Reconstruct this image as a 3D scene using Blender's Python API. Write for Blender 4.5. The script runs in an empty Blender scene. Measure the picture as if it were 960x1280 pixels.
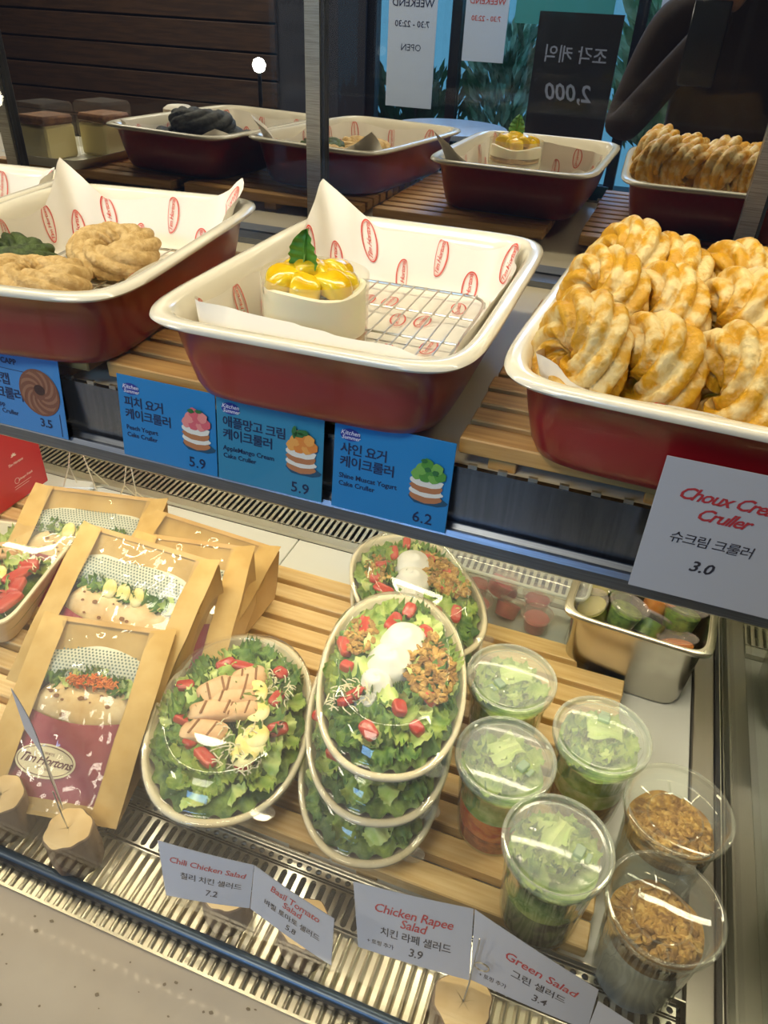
import bpy, bmesh, math, random
from mathutils import Vector, Matrix, noise
PI = math.pi
R = math.radians
scene = bpy.context.scene
COL = scene.collection

# ------------------------------------------------------------------ camera, world, lights, exposure
cam_d = bpy.data.cameras.new('camera')
cam = bpy.data.objects.new('camera', cam_d)
COL.objects.link(cam)
RC = ((0.93738063, 0.34586011, 0.04121098),
      (0.23066959, -0.52777641, -0.81746168),
      (-0.2609772, 0.77577886, -0.57450679))
CAMH = 0.72
cam.matrix_world = Matrix(((RC[0][0], -RC[1][0], -RC[2][0], 0.0),
                           (RC[0][1], -RC[1][1], -RC[2][1], 0.0),
                           (RC[0][2], -RC[1][2], -RC[2][2], CAMH),
                           (0, 0, 0, 1)))
cam_d.sensor_fit = 'VERTICAL'
cam_d.sensor_height = 32.0
cam_d.lens = 32.0 * 920.0 / 1280.0
cam_d.clip_start = 0.01
cam_d.clip_end = 60
scene.camera = cam

world = bpy.data.worlds.new('world')
scene.world = world
world.use_nodes = True
wn = world.node_tree.nodes
bgn = wn.get('Background') or wn.new('ShaderNodeBackground')
bgn.inputs[0].default_value = (0.14, 0.40, 0.72, 1)
bgn.inputs[1].default_value = 1.3

vs = scene.view_settings
vs.view_transform = 'Standard'
vs.look = 'None'
vs.exposure = 0.0
vs.gamma = 1.0
vs.use_curve_mapping = False
scene.cycles.max_bounces = 10
scene.cycles.transparent_max_bounces = 40
scene.cycles.transmission_bounces = 8
scene.cycles.glossy_bounces = 5
scene.cycles.diffuse_bounces = 4
scene.cycles.use_denoising = True
scene.cycles.caustics_reflective = False
scene.cycles.caustics_refractive = False
scene.cycles.sample_clamp_indirect = 4.0

WARM = (1.0, 0.88, 0.63)


def area(name, loc, rot, sx, sy, power, color):
    l = bpy.data.lights.new(name, 'AREA')
    l.shape = 'RECTANGLE'
    l.size = sx
    l.size_y = sy
    l.energy = power
    l.color = color
    o = bpy.data.objects.new(name, l)
    COL.objects.link(o)
    o.location = loc
    o.rotation_euler = rot
    return o


area('case_top_light', (-0.30, 0.60, 0.925), (R(6), 0, 0), 2.1, 0.03, 6.2, WARM)
area('under_shelf_light', (-0.50, 0.52, 0.398), (R(-6), 0, 0), 1.5, 0.02, 4.0, WARM)
area('rear_deck_light', (-0.50, 0.90, 0.398), (R(-14), 0, 0), 1.5, 0.02, 2.7, WARM)
area('ceiling_light', (-0.7, -1.0, 2.25), (0, 0, 0), 0.8, 0.8, 34, (1.0, 0.90, 0.74))
area('board_wall_fill', (-3.2, -1.6, 2.25), (0, 0, 0), 0.8, 0.8, 70, (1.0, 0.88, 0.72))  # added unseen fill lamp, lifts the brown boards in the mirror
area('outside_daylight', (-0.8, -3.3, 2.6), (R(-22), 0, 0), 2.4, 0.8, 75, (0.35, 0.66, 1.0))
area('window_daylight', (-0.75, -2.94, 1.75), (R(38), 0, 0), 1.6, 0.9, 80, (0.25, 0.52, 1.0))

# ------------------------------------------------------------------ helpers
rnd = random.Random(7)


def lin(h):
    h = h.lstrip('#')
    c = [int(h[i:i + 2], 16) / 255 for i in (0, 2, 4)]
    return tuple(x / 12.92 if x <= 0.04045 else ((x + 0.055) / 1.055) ** 2.4 for x in c) + (1.0,)


MATS = {}


def mat(name, col='#ffffff', rough=0.5, metal=0.0, spec=0.5, col2=None, scale=60.0, detail=3.0, bump=0.0,
        bscale=None, emit=0.0, sss=0.0, coat=0.0, kind='noise', lo=0.4, hi=0.6, stretch=None, trans=0.0, coords='Object'):
    if name in MATS:
        return MATS[name]
    m = bpy.data.materials.new(name)
    m.use_nodes = True
    nt = m.node_tree
    p = nt.nodes.get('Principled BSDF')
    c = lin(col) if isinstance(col, str) else col
    p.inputs['Base Color'].default_value = c
    p.inputs['Roughness'].default_value = rough
    p.inputs['Metallic'].default_value = metal
    p.inputs['Specular IOR Level'].default_value = spec
    p.inputs['Coat Weight'].default_value = coat
    if sss:
        p.inputs['Subsurface Weight'].default_value = sss
        p.inputs['Subsurface Radius'].default_value = (0.01, 0.006, 0.003)
        p.inputs['Subsurface Scale'].default_value = 0.5
    if emit:
        p.inputs['Emission Color'].default_value = c
        p.inputs['Emission Strength'].default_value = emit
    m.diffuse_color = c
    tc = nt.nodes.new('ShaderNodeTexCoord')
    vec = tc.outputs[coords]
    if stretch:
        mp = nt.nodes.new('ShaderNodeMapping')
        mp.inputs['Scale'].default_value = stretch
        nt.links.new(vec, mp.inputs[0])
        vec = mp.outputs[0]
    if col2:
        c2 = lin(col2) if isinstance(col2, str) else col2
        if kind == 'voronoi':
            tx = nt.nodes.new('ShaderNodeTexVoronoi')
            out = tx.outputs['Distance']
        elif kind == 'wave':
            tx = nt.nodes.new('ShaderNodeTexWave')
            tx.inputs['Distortion'].default_value = 2.0
            out = tx.outputs['Fac']
        else:
            tx = nt.nodes.new('ShaderNodeTexNoise')
            tx.inputs['Detail'].default_value = detail
            out = tx.outputs['Fac']
        tx.inputs['Scale'].default_value = scale
        nt.links.new(vec, tx.inputs['Vector'])
        rp = nt.nodes.new('ShaderNodeValToRGB')
        rp.color_ramp.elements[0].position = lo
        rp.color_ramp.elements[0].color = c
        rp.color_ramp.elements[1].position = hi
        rp.color_ramp.elements[1].color = c2
        nt.links.new(out, rp.inputs[0])
        nt.links.new(rp.outputs[0], p.inputs['Base Color'])
    if bump:
        tb = nt.nodes.new('ShaderNodeTexNoise')
        tb.inputs['Scale'].default_value = bscale or scale
        tb.inputs['Detail'].default_value = 4
        nt.links.new(vec, tb.inputs['Vector'])
        bp = nt.nodes.new('ShaderNodeBump')
        bp.inputs['Strength'].default_value = min(1.0, bump)
        bp.inputs['Distance'].default_value = 0.002
        nt.links.new(tb.outputs['Fac'], bp.inputs['Height'])
        nt.links.new(bp.outputs[0], p.inputs['Normal'])
    MATS[name] = m
    return m


def clear(name, tint='#ffffff', rough=0.04, refl=1.0, haze=0.0, hazecol='#ffffff', ior=1.45, wrinkle=0.0, wscale=40):
    """thin clear plastic or glass: see-through, fresnel reflections, a little haze"""
    if name in MATS:
        return MATS[name]
    m = bpy.data.materials.new(name)
    m.use_nodes = True
    nt = m.node_tree
    nt.nodes.clear()
    out = nt.nodes.new('ShaderNodeOutputMaterial')
    tr = nt.nodes.new('ShaderNodeBsdfTransparent')
    tr.inputs[0].default_value = lin(tint)
    gl = nt.nodes.new('ShaderNodeBsdfGlossy')
    gl.inputs['Roughness'].default_value = rough
    gl.inputs['Color'].default_value = (refl, refl, refl, 1)
    fr = nt.nodes.new('ShaderNodeFresnel')
    ge = nt.nodes.new('ShaderNodeNewGeometry')
    ma = nt.nodes.new('ShaderNodeMath')          # same reflectance on either side of the thin sheet
    ma.operation = 'MULTIPLY_ADD'
    ma.inputs[1].default_value = 1 / ior - ior
    ma.inputs[2].default_value = ior
    nt.links.new(ge.outputs['Backfacing'], ma.inputs[0])
    nt.links.new(ma.outputs[0], fr.inputs['IOR'])
    mx = nt.nodes.new('ShaderNodeMixShader')
    nt.links.new(fr.outputs[0], mx.inputs[0])
    nt.links.new(tr.outputs[0], mx.inputs[1])
    nt.links.new(gl.outputs[0], mx.inputs[2])
    last = mx
    if haze:
        df = nt.nodes.new('ShaderNodeBsdfDiffuse')
        df.inputs[0].default_value = lin(hazecol)
        m2 = nt.nodes.new('ShaderNodeMixShader')
        m2.inputs[0].default_value = haze
        nt.links.new(mx.outputs[0], m2.inputs[1])
        nt.links.new(df.outputs[0], m2.inputs[2])
        last = m2
    if wrinkle:
        tc = nt.nodes.new('ShaderNodeTexCoord')
        tb = nt.nodes.new('ShaderNodeTexNoise')
        tb.inputs['Scale'].default_value = wscale
        tb.inputs['Detail'].default_value = 2
        nt.links.new(tc.outputs['Object'], tb.inputs['Vector'])
        bp = nt.nodes.new('ShaderNodeBump')
        bp.inputs['Strength'].default_value = wrinkle
        bp.inputs['Distance'].default_value = 0.004
        nt.links.new(tb.outputs['Fac'], bp.inputs['Height'])
        nt.links.new(bp.outputs[0], gl.inputs['Normal'])
        nt.links.new(bp.outputs[0], fr.inputs['Normal'])
    nt.links.new(last.outputs[0], out.inputs[0])
    MATS[name] = m
    return m


class MB:
    """collects geometry, builds ONE mesh object"""

    def __init__(s):
        s.v = []
        s.f = []
        s.mi = []
        s.cur = 0

    def add(s, vv, ff, M=None):
        b = len(s.v)
        if M is not None:
            vv = [M @ Vector(p) for p in vv]
        s.v.extend(tuple(p) for p in vv)
        s.f.extend(tuple(i + b for i in f) for f in ff)
        s.mi.extend([s.cur] * len(ff))
        return s

    def box(s, x0, x1, y0, y1, z0, z1, M=None):
        v = [(x, y, z) for x in (x0, x1) for y in (y0, y1) for z in (z0, z1)]
        f = [(0, 1, 3, 2), (4, 6, 7, 5), (0, 4, 5, 1), (2, 3, 7, 6), (0, 2, 6, 4), (1, 5, 7, 3)]
        return s.add(v, f, M)

    def bbox(s, x0, x1, y0, y1, z0, z1, b=0.001, M=None):
        """box with chamfered edges"""
        bm = bmesh.new()
        bmesh.ops.create_cube(bm, size=1)
        for v in bm.verts:
            v.co = ((x0 + x1) / 2 + v.co.x * (x1 - x0), (y0 + y1) / 2 + v.co.y * (y1 - y0), (z0 + z1) / 2 + v.co.z * (z1 - z0))
        bmesh.ops.bevel(bm, geom=bm.edges[:], offset=b, segments=1, affect='EDGES')
        bm.verts.index_update()
        s.add([v.co.copy() for v in bm.verts], [[v.index for v in f.verts] for f in bm.faces], M)
        bm.free()
        return s

    def grid(s, nu, nv, fn, closed_u=False, M=None, flip=False):
        v = [fn(i / (nu if closed_u else nu - 1), j / (nv - 1)) for j in range(nv) for i in range(nu)]
        f = []
        for j in range(nv - 1):
            for i in range(nu if closed_u else nu - 1):
                a, b = j * nu + i, j * nu + (i + 1) % nu
                q = (a, b, b + nu, a + nu)
                f.append(q[::-1] if flip else q)
        return s.add(v, f, M)

    def rings(s, rings, cap0=False, cap1=False, M=None):
        n = len(rings[0])
        v = [p for r in rings for p in r]
        f = []
        for j in range(len(rings) - 1):
            for i in range(n):
                a, b = j * n + i, j * n + (i + 1) % n
                f.append((a, b, b + n, a + n))
        if cap0:
            f.append(tuple(range(n))[::-1])
        if cap1:
            f.append(tuple(range((len(rings) - 1) * n, len(rings) * n)))
        return s.add(v, f, M)

    def lathe(s, prof, n=40, sx=1.0, sy=1.0, cap0=False, cap1=False, M=None, exp=2.0):
        def pt(r, z, t):
            c, q = math.cos(t), math.sin(t)
            if exp != 2.0:
                c = math.copysign(abs(c) ** (2 / exp), c)
                q = math.copysign(abs(q) ** (2 / exp), q)
            return (r * c * sx, r * q * sy, z)
        return s.rings([[pt(r, z, 2 * PI * i / n) for i in range(n)] for r, z in prof], cap0, cap1, M)

    def tube(s, pts, r, n=6, closed=False, M=None, caps=True):
        pts = [Vector(p) for p in pts]
        rr = []
        m = len(pts)
        up0 = None
        for i, p in enumerate(pts):
            if closed:
                d = pts[(i + 1) % m] - pts[i - 1]
            else:
                d = pts[min(i + 1, m - 1)] - pts[max(i - 1, 0)]
            d.normalize()
            up = up0 if up0 is not None else (Vector((0, 0, 1)) if abs(d.z) < 0.9 else Vector((1, 0, 0)))
            a = d.cross(up)
            if a.length < 1e-4:
                a = d.orthogonal()
            a.normalize()
            b = a.cross(d)
            up0 = b
            k = r[i] if isinstance(r, (list, tuple)) else r
            rr.append([p + a * (k * math.cos(2 * PI * t / n)) + b * (k * math.sin(2 * PI * t / n)) for t in range(n)])
        if closed:
            rr.append(rr[0])
            return s.rings(rr, M=M)
        return s.rings(rr, caps, caps, M)

    def mesh(s, name, mats):
        me = bpy.data.meshes.new(name)
        me.from_pydata([tuple(p) for p in s.v], [], s.f)
        for m in (mats if isinstance(mats, (list, tuple)) else [mats]):
            me.materials.append(m)
        if any(s.mi):
            me.polygons.foreach_set('material_index', s.mi)
        me.update()
        return me

    def build(s, name, mats, parent=None, smooth=True, angle=40, **kw):
        me = s.mesh(name, mats)
        bm = bmesh.new()
        bm.from_mesh(me)
        bmesh.ops.recalc_face_normals(bm, faces=bm.faces)
        bm.to_mesh(me)
        bm.free()
        if smooth:
            me.polygons.foreach_set('use_smooth', [True] * len(me.polygons))
            me.set_sharp_from_angle(angle=R(angle))
        return link(name, me, parent, **kw)


def link(name, me, parent=None, M=None, kind=None, label=None):
    o = bpy.data.objects.new(name, me)
    COL.objects.link(o)
    if parent:
        o.parent = parent
    if M is not None:
        o.matrix_local = M
    if kind:
        o['kind'] = kind
    if label:
        o['label'] = label
    return o


def thing(name, label, cat, loc=(0, 0, 0), rz=0.0, group=None):
    o = bpy.data.objects.new(name, None)
    o.empty_display_size = 0.02
    COL.objects.link(o)
    o.location = loc
    o.rotation_euler = (0, 0, rz)
    return tag(o, label, cat, group)


def tag(o, label, cat, group=None):
    o['label'] = label
    o['category'] = cat
    if group:
        o['group'] = group
    return o


def dup(o, parent=None, **kw):
    kids = [c for c in o.children]
    c = o.copy()
    COL.objects.link(c)
    if parent is not None:
        c.parent = parent
    for k in kids:
        dup(k, c)
    for a, b in kw.items():
        if a == 'label' or a == 'group':
            c[a] = b
    return c


def T(x=0, y=0, z=0):
    return Matrix.Translation((x, y, z))


def RX(a):
    return Matrix.Rotation(R(a), 4, 'X')


def RY(a):
    return Matrix.Rotation(R(a), 4, 'Y')


def RZ(a):
    return Matrix.Rotation(R(a), 4, 'Z')


def S(x, y=None, z=None):
    return Matrix.Diagonal((x, x if y is None else y, x if z is None else z, 1))


_txt = {}


def text2d(body, size=0.01, shear=0.0, bold=0.0, spacing=1.0, align='LEFT', line=1.0):
    key = (body, shear, bold, spacing, align, line)
    if key not in _txt:
        cu = bpy.data.curves.new('lettering', 'FONT')
        cu.body = body
        cu.size = 1.0
        cu.shear = shear
        cu.offset = bold
        cu.space_character = spacing
        cu.space_line = line
        cu.align_x = align
        cu.resolution_u = 2
        cu.fill_mode = 'FRONT'
        o = bpy.data.objects.new('lettering', cu)
        COL.objects.link(o)
        dg = bpy.context.evaluated_depsgraph_get()
        me = bpy.data.meshes.new_from_object(o.evaluated_get(dg))
        _txt[key] = ([(v.co.x, v.co.y) for v in me.vertices], [tuple(p.vertices) for p in me.polygons])
        bpy.data.objects.remove(o)
        bpy.data.curves.remove(cu)
        bpy.data.meshes.remove(me)
    v, f = _txt[key]
    return [(x * size, y * size) for x, y in v], f


def oval2d(a, b, n=28, w=None):
    """filled oval, or an oval ring of width w"""
    o = [(a * math.cos(2 * PI * i / n), b * math.sin(2 * PI * i / n)) for i in range(n)]
    if w is None:
        return o, [tuple(range(n))]
    q = [((a - w) * math.cos(2 * PI * i / n), (b - w) * math.sin(2 * PI * i / n)) for i in range(n)]
    return o + q, [(i, (i + 1) % n, (i + 1) % n + n, i + n) for i in range(n)]


def poly2d(pts):
    return list(pts), [tuple(range(len(pts)))]


def rect2d(x0, y0, x1, y1):
    return poly2d([(x0, y0), (x1, y0), (x1, y1), (x0, y1)])


def blob2d(cx, cy, a, b, seed=0, n=14, amt=0.12):
    r = random.Random(seed)
    ph = r.random() * 6
    return [(cx + a * math.cos(2 * PI * i / n) * (1 + amt * math.sin(3 * i + ph)), cy + b * math.sin(2 * PI * i / n) * (1 + amt * math.cos(2 * i + ph))) for i in range(n)], [tuple(range(n))]


def put(mb, geo, fn, dx=0, dy=0, rot=0.0):
    """map a flat figure through fn(x, y) -> point"""
    v, f = geo
    c, q = math.cos(rot), math.sin(rot)
    mb.add([fn(dx + x * c - y * q, dy + x * q + y * c) for x, y in v], f)
    return mb


def sup(t, n):
    c, q = math.cos(t), math.sin(t)
    return math.copysign(abs(c) ** (2 / n), c), math.copysign(abs(q) ** (2 / n), q)


def nz(x, y, z, s=1.0):
    return noise.noise(Vector((x * s, y * s, z * s)))


# ------------------------------------------------------------------ materials
STEEL = mat('brushed_steel', '#b9b6ac', 0.32, 1.0, col2='#9d9a90', scale=30, stretch=(1, 40, 40), bump=0.05)
STEELV = mat('rail_steel', '#8f939b', 0.24, 1.0, col2='#83878f', scale=9, stretch=(30, 1, 1))
DARKST = mat('dark_rail_steel', '#7d828c', 0.36, 0.9, col2='#6f747e', scale=20, stretch=(1, 60, 60))
CHROME = mat('bright_steel', '#c9c6bb', 0.3, 1.0)
BLACKG = mat('black_gasket', '#15161a', 0.5)
WHITEP = mat('white_deck_panel', '#dfe0da', 0.42, spec=0.4)
WOOD = mat('pine_wood', '#e8ca8e', 0.42, col2='#d2a968', scale=9, detail=6, stretch=(1.5, 26, 26), lo=0.3, hi=0.72, bump=0.12, bscale=30)
WOOD2 = mat('pine_wood_upper', '#d9a964', 0.5, col2='#b98443', scale=9, detail=6, stretch=(1.5, 26, 26), lo=0.3, hi=0.72, bump=0.12, bscale=30)
REDG = mat('red_glaze', '#931822', 0.28, coat=0.15, col2='#84131d', scale=6)
CREAMG = mat('cream_enamel', '#ebe3d0', 0.15, coat=0.5)
PAPER = mat('greaseproof_paper', '#eee7da', 0.62, spec=0.3, bump=0.1, bscale=60)
REDPRINT = mat('red_ink', '#d2493c', 0.7)
COUNTER = mat('speckled_counter', '#ada18c', 0.4, col2='#a59883', scale=7, coat=0.1)
SPECK = mat('counter_speck', '#73654f', 0.4)
KRAFT = mat('kraft_paper', '#cbaa6e', 0.75, col2='#bd9a5c', scale=22, detail=5, bump=0.15, bscale=30, spec=0.2)
KRAFTIN = mat('kraft_paper_inside', '#c4a06a', 0.8, col2='#b7925a', scale=18, detail=5, bump=0.2, bscale=30)
PULP = mat('pulp_tray', '#e3d6b8', 0.6, col2='#dacba9', scale=50, bump=0.1)
LID = clear('clear_lid_plastic', '#fdfefb', 0.04, haze=0.035)
FILM = clear('window_film', '#fbfaf4', 0.06, haze=0.05, wrinkle=0.55, wscale=22, ior=1.5)
CUPC = clear('cup_plastic', '#f7faf5', 0.06, haze=0.05)
FROST = clear('frosted_lid', '#f8fcf6', 0.10, haze=0.24, hazecol='#dfe2dc')
GLASS = clear('case_glass', '#eef4ee', 0.0, ior=1.5)
INK = mat('black_ink', '#33303a', 0.7)
NAVYINK = mat('navy_ink', '#14244a', 0.7)
REDINK = mat('handwriting_red', '#b9363c', 0.7)
GREYCARD = mat('white_price_card', '#bdbec6', 0.6, spec=0.3)
BLUECARD = mat('blue_price_card', '#2880bd', 0.35, coat=0.3)
TEALCARD = mat('blue_green_price_card', '#3584a8', 0.35, coat=0.3)
LETT = mat('lettuce_green', '#7b9c36', 0.45, col2='#b5c268', scale=45, lo=0.35, hi=0.75, bump=0.4, bscale=90, sss=0.1)
LETD = mat('dark_lettuce_green', '#456f24', 0.5, col2='#7d9a3c', scale=60, lo=0.4, hi=0.75, bump=0.4, bscale=90)
LETM = mat('mixed_leaf_green', '#33571c', 0.5, col2='#96ad4c', scale=38, detail=8, lo=0.42, hi=0.66, bump=0.8, bscale=120)
LETW = mat('pale_lettuce_rib', '#cfd890', 0.4, col2='#a5c25a', scale=35, lo=0.35, hi=0.7, sss=0.1)
TOM = mat('tomato_red', '#b23224', 0.3, col2='#c9583f', scale=50, lo=0.45, hi=0.7, coat=0.2)
CHICK = mat('roast_chicken', '#dcb68c', 0.5, col2='#c99a6c', scale=45, bump=0.3)
GRILL = mat('grill_mark', '#8a5a30', 0.6)
BANANA = mat('egg_yellow', '#ecd77c', 0.4, col2='#f2e6ae', scale=40)
CHEESE = mat('shredded_cheese', '#f0e6c0', 0.5)
GRAN = mat('granola_oats', '#b48a40', 0.6, col2='#835c28', scale=90, bump=0.4)
GRANL = mat('granola_flake', '#c9a45c', 0.6, col2='#9a7236', scale=90, bump=0.3)
YOG = mat('white_yogurt', '#dedad2', 0.35)
CARROT = mat('grated_carrot', '#de6a20', 0.45, col2='#ea8a3a', scale=70)


# ------------------------------------------------------------------ customer side of the shop (seen only in the mirror doors)
FZ = -0.86
def struct(name, mb, m, parent=None, smooth=False):
    o = mb.build(name, m, parent, smooth=smooth)
    if parent is None:
        o['kind'] = 'structure'
    return o

DARKW = mat('dark_wall_paint', '#20222c', 0.7)
FLOORM = mat('shop_floor_tile', '#85888f', 0.25, col2='#7a7d85', scale=3)
PLANK = mat('dark_brown_board', '#46301f', 0.6, col2='#35241a', scale=5, stretch=(1, 12, 12))
struct('floor', MB().box(-6, 3, -3.2, 2.2, FZ - 0.05, FZ), FLOORM)
struct('ceiling', MB().box(-6, 3, -3.2, 2.2, 2.35, 2.4), DARKW)
struct('wall_left', MB().box(-6.1, -6, -3.2, 2.2, FZ, 2.35), DARKW)
struct('wall_right', MB().box(3, 3.1, -3.2, 2.2, FZ, 2.35), DARKW)
struct('wall_back', MB().box(-6, 3, 2.2, 2.3, FZ, 2.35), DARKW)
# front wall (behind the photographer) with a tall window opening x -1.95..0.35
wf = struct('wall_front', MB().box(-6, -1.95, -3.12, -3.0, FZ, 2.35).box(0.35, 3, -3.12, -3.0, FZ, 2.35)
            .box(-1.95, 0.35, -3.12, -3.0, 1.5, 2.35).box(-1.95, 0.35, -3.12, -3.0, FZ, FZ + 0.12), DARKW)
z = FZ
k = 0
while z < 1.6:
    h = 0.15 + 0.02 * rnd.random()
    b = MB().bbox(-5.6, -2.55, -3.0, -2.975 + 0.008 * rnd.random(), z, z + h - 0.012, 0.004)
    b.build('board', PLANK, wf, smooth=False)
    z += h
WFR = mat('window_frame_dark', '#1b1e26', 0.4, 0.5)
w1 = struct('window_1', MB().box(-1.95, -1.89, -3.1, -3.02, FZ + 0.12, 1.5).box(-1.42, -1.36, -3.1, -3.02, FZ + 0.12, 1.5)
            .box(-0.38, -0.32, -3.1, -3.02, FZ + 0.12, 1.5).box(0.29, 0.35, -3.1, -3.02, FZ + 0.12, 1.5)
            .box(-1.95, 0.35, -3.1, -3.02, 1.44, 1.5), WFR)
for a, b in ((-1.89, -1.42), (-1.36, -0.38), (-0.32, 0.29)):
    MB().box(a, b, -3.065, -3.06, FZ + 0.12, 1.44).build('pane', GLASS, w1, smooth=False)
# outside: pavement, a hedge wall and shrubs
struct('ground', MB().box(-5, 3, -7, -3.2, FZ - 0.1, FZ - 0.02), mat('pavement_outside', '#4a5560', 0.8))


def shrub(name, label, cx, cy, cz, rx, rz, n, m, seed, ll=0.16):
    r = random.Random(seed)
    o = thing(name, label, 'plant', (cx, cy, FZ))
    mb = MB()
    for i in range(n):
        a = r.random() * 2 * PI
        e = (r.random() ** 0.6)
        px, py, pz = rx * e * math.cos(a), rx * 0.6 * e * math.sin(a), cz - FZ + rz * (r.random() - 0.5) * 2
        d = Vector((math.cos(a) * 0.6 + r.uniform(-.4, .4), r.uniform(-.4, .4), 0.7 + r.random() * 0.6)).normalized()
        w = d.cross(Vector((0, 1, 0.2))).normalized() * ll * 0.12
        p = Vector((px, py, pz))
        mb.add([p - w * 0.3, p + d * ll * 0.5 - w, p + d * ll, p + d * ll * 0.5 + w], [(0, 1, 2, 3)])
    f = mb.build('foliage', m, o, smooth=False)
    f['kind'] = 'stuff'
    MB().tube([(0, 0, 0), (0.02, 0, (cz - FZ) * 0.6), (0, 0, cz - FZ + rz * 0.4)], 0.02).build('stem', PLANK, o)
    return o

shrub('flowering_shrub', 'pale flowering shrub outside the window, reflected between the posters', -1.15, -3.55, 0.25, 0.26, 0.3, 420, mat('pale_shrub_leaf', '#9fc4b0', 0.6, col2='#2f6a48', scale=9), 3)
shrub('ornamental_grass', 'feathery pale grass outside the window, reflected beside the dark figure', -0.2, -3.45, 0.3, 0.16, 0.34, 360, mat('pale_grass_blade', '#b5cdb0', 0.6, col2='#5f8f62', scale=9), 5, 0.3)
shrub('green_shrub', 'dark green low shrub outside behind the cafe tables', -1.95, -4.1, -0.05, 0.4, 0.25, 420, mat('dark_shrub_leaf', '#2b5c38', 0.6, col2='#174026', scale=9), 9)

POSTER = mat('poster_paper', '#d4dde6', 0.6)
POSTERT = mat('poster_teal', '#3f9a92', 0.6)


def poster(label, x0, x1, z0, z1, m, lines, y=-2.985, red=None):
    o = thing('wall_poster', label, 'poster', ((x0 + x1) / 2, y, z0))
    w, h = (x1 - x0) / 2, z1 - z0
    MB().box(-w, w, -0.006, 0, 0, h).build('poster_sheet', m, o, smooth=False)
    mb = MB()
    fn = lambda a, b: (-a, 0.0012, b)      # faces +Y, so its right is -X
    for s, size, dz, bold in lines:
        put(mb, text2d(s, size, 0, bold, align='CENTER'), fn, 0, dz)
    mb.build('poster_print', NAVYINK if red is None else red, o, smooth=False)
    return o

poster('white wall poster with dark lettering, nearest the boarded wall in the mirror', -1.80, -1.50, 0.15, 1.0, POSTER, [('NEW', 0.1, 0.66, 0.01), ('WEEKEND', 0.055, 0.52, 0.01), ('7:30 - 22:30', 0.045, 0.42, 0.01), ('OPEN', 0.05, 0.3, 0.0)])
poster('white wall poster with red lettering beside the window post', -1.33, -1.08, 0.42, 1.0, POSTER, [('OPEN', 0.07, 0.38, 0.01), ('WEEKEND', 0.045, 0.28, 0.01), ('7:30 - 22:30', 0.036, 0.2, 0.01)], red=REDPRINT)
poster('teal wall poster hung high in the window', -1.04, -0.5, 0.62, 1.05, POSTERT, [('SUMMER', 0.07, 0.3, 0.01)])
poster('narrow pale poster hung high by the ornamental grass', -0.26, -0.05, 0.6, 1.05, POSTER, [('MENU', 0.05, 0.3, 0.01)])
# black menu sign on a stand
sg = thing('menu_sign', 'black standing menu sign with grey price lettering', 'sign', (-0.55, -2.1, FZ))
MB().box(-0.19, 0.19, -0.02, 0, 0.95, 1.55).build('board', mat('sign_black', '#15161c', 0.5), sg, smooth=False)
MB().box(-0.015, 0.015, -0.015, -0.005, 0.02, 0.95).box(-0.14, 0.14, -0.12, 0.1, 0, 0.02).build('stand', WFR, sg, smooth=False)
mb = MB()
put(mb, text2d('조각 케익', 0.075, 0, 0.01, align='CENTER'), lambda a, b: (-a, 0.0015, b), 0, 1.36)
put(mb, text2d('2,000', 0.1, 0.2, 0.015, align='CENTER'), lambda a, b: (-a, 0.0015, b), 0, 1.2)
mb.build('sign_lettering', mat('sign_grey_ink', '#9aa3b8', 0.6), sg, smooth=False)
# cafe tables
TT = mat('cafe_table_top', '#aab2bd', 0.3)
for i, (x, y, zt, lb) in enumerate(((-1.15, -2.2, 0.17, 'round pale high table nearer the menu sign'), (-1.42, -1.75, 0.10, 'round pale high table nearer the boarded wall'))):
    t = thing('cafe_table', lb, 'table', (x, y, FZ), group='round tables behind the photographer')
    MB().lathe([(0.28, zt - FZ - 0.03), (0.3, zt - FZ - 0.025), (0.3, zt - FZ - 0.004), (0.295, zt - FZ)], 40, cap0=True, cap1=True).build('table_top', TT, t)
    MB().lathe([(0.2, 0), (0.2, 0.012), (0.03, 0.03), (0.025, 0.1), (0.025, zt - FZ - 0.03)], 24, cap0=True).build('pedestal', WFR, t)
# small bright lamp
lp = thing('table_lamp', 'small lit globe lamp on a thin dark stand', 'lamp', (-1.72, -1.2, FZ))
MB().lathe([(0.1, 0), (0.1, 0.01), (0.012, 0.02), (0.008, 1.30)], 16, cap0=True).build('lamp_stand', WFR, lp)
MB().lathe([(0.002, 1.29), (0.02, 1.298), (0.028, 1.318), (0.02, 1.338), (0.002, 1.346)], 16, cap0=True, cap1=True).build('lamp_globe', mat('lit_globe', '#fff4e0', 0.5, emit=45), lp)

# ------------------------------------------------------------------ the photographer (dark reflection in the mirror doors)
def skin_body(name, pts, edges, parent, m, levels=2):
    me = bpy.data.meshes.new(name)
    me.from_pydata([p[:3] for p in pts], edges, [])
    o = bpy.data.objects.new(name, me)
    COL.objects.link(o)
    o.modifiers.new('skin', 'SKIN')
    for i, p in enumerate(pts):
        sv = me.skin_vertices[0].data[i]
        sv.radius = (p[3], p[4] if len(p) > 4 else p[3])
    me.skin_vertices[0].data[0].use_root = True
    sb = o.modifiers.new('sub', 'SUBSURF')
    sb.levels = sb.render_levels = levels
    dg = bpy.context.evaluated_depsgraph_get()
    m2 = bpy.data.meshes.new_from_object(o.evaluated_get(dg))
    bpy.data.objects.remove(o)
    m2.materials.append(m)
    m2.polygons.foreach_set('use_smooth', [True] * len(m2.polygons))
    return link(name, m2, parent)

PS = 1.13
per = thing('person', 'person in dark brown clothes holding up a phone, seen only as a dark reflection', 'person', (0.10, -0.44, FZ))
DKB = mat('dark_brown_cloth', '#33241d', 0.85)
SKN = mat('skin', '#8a5f47', 0.55, sss=0.1)
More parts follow.
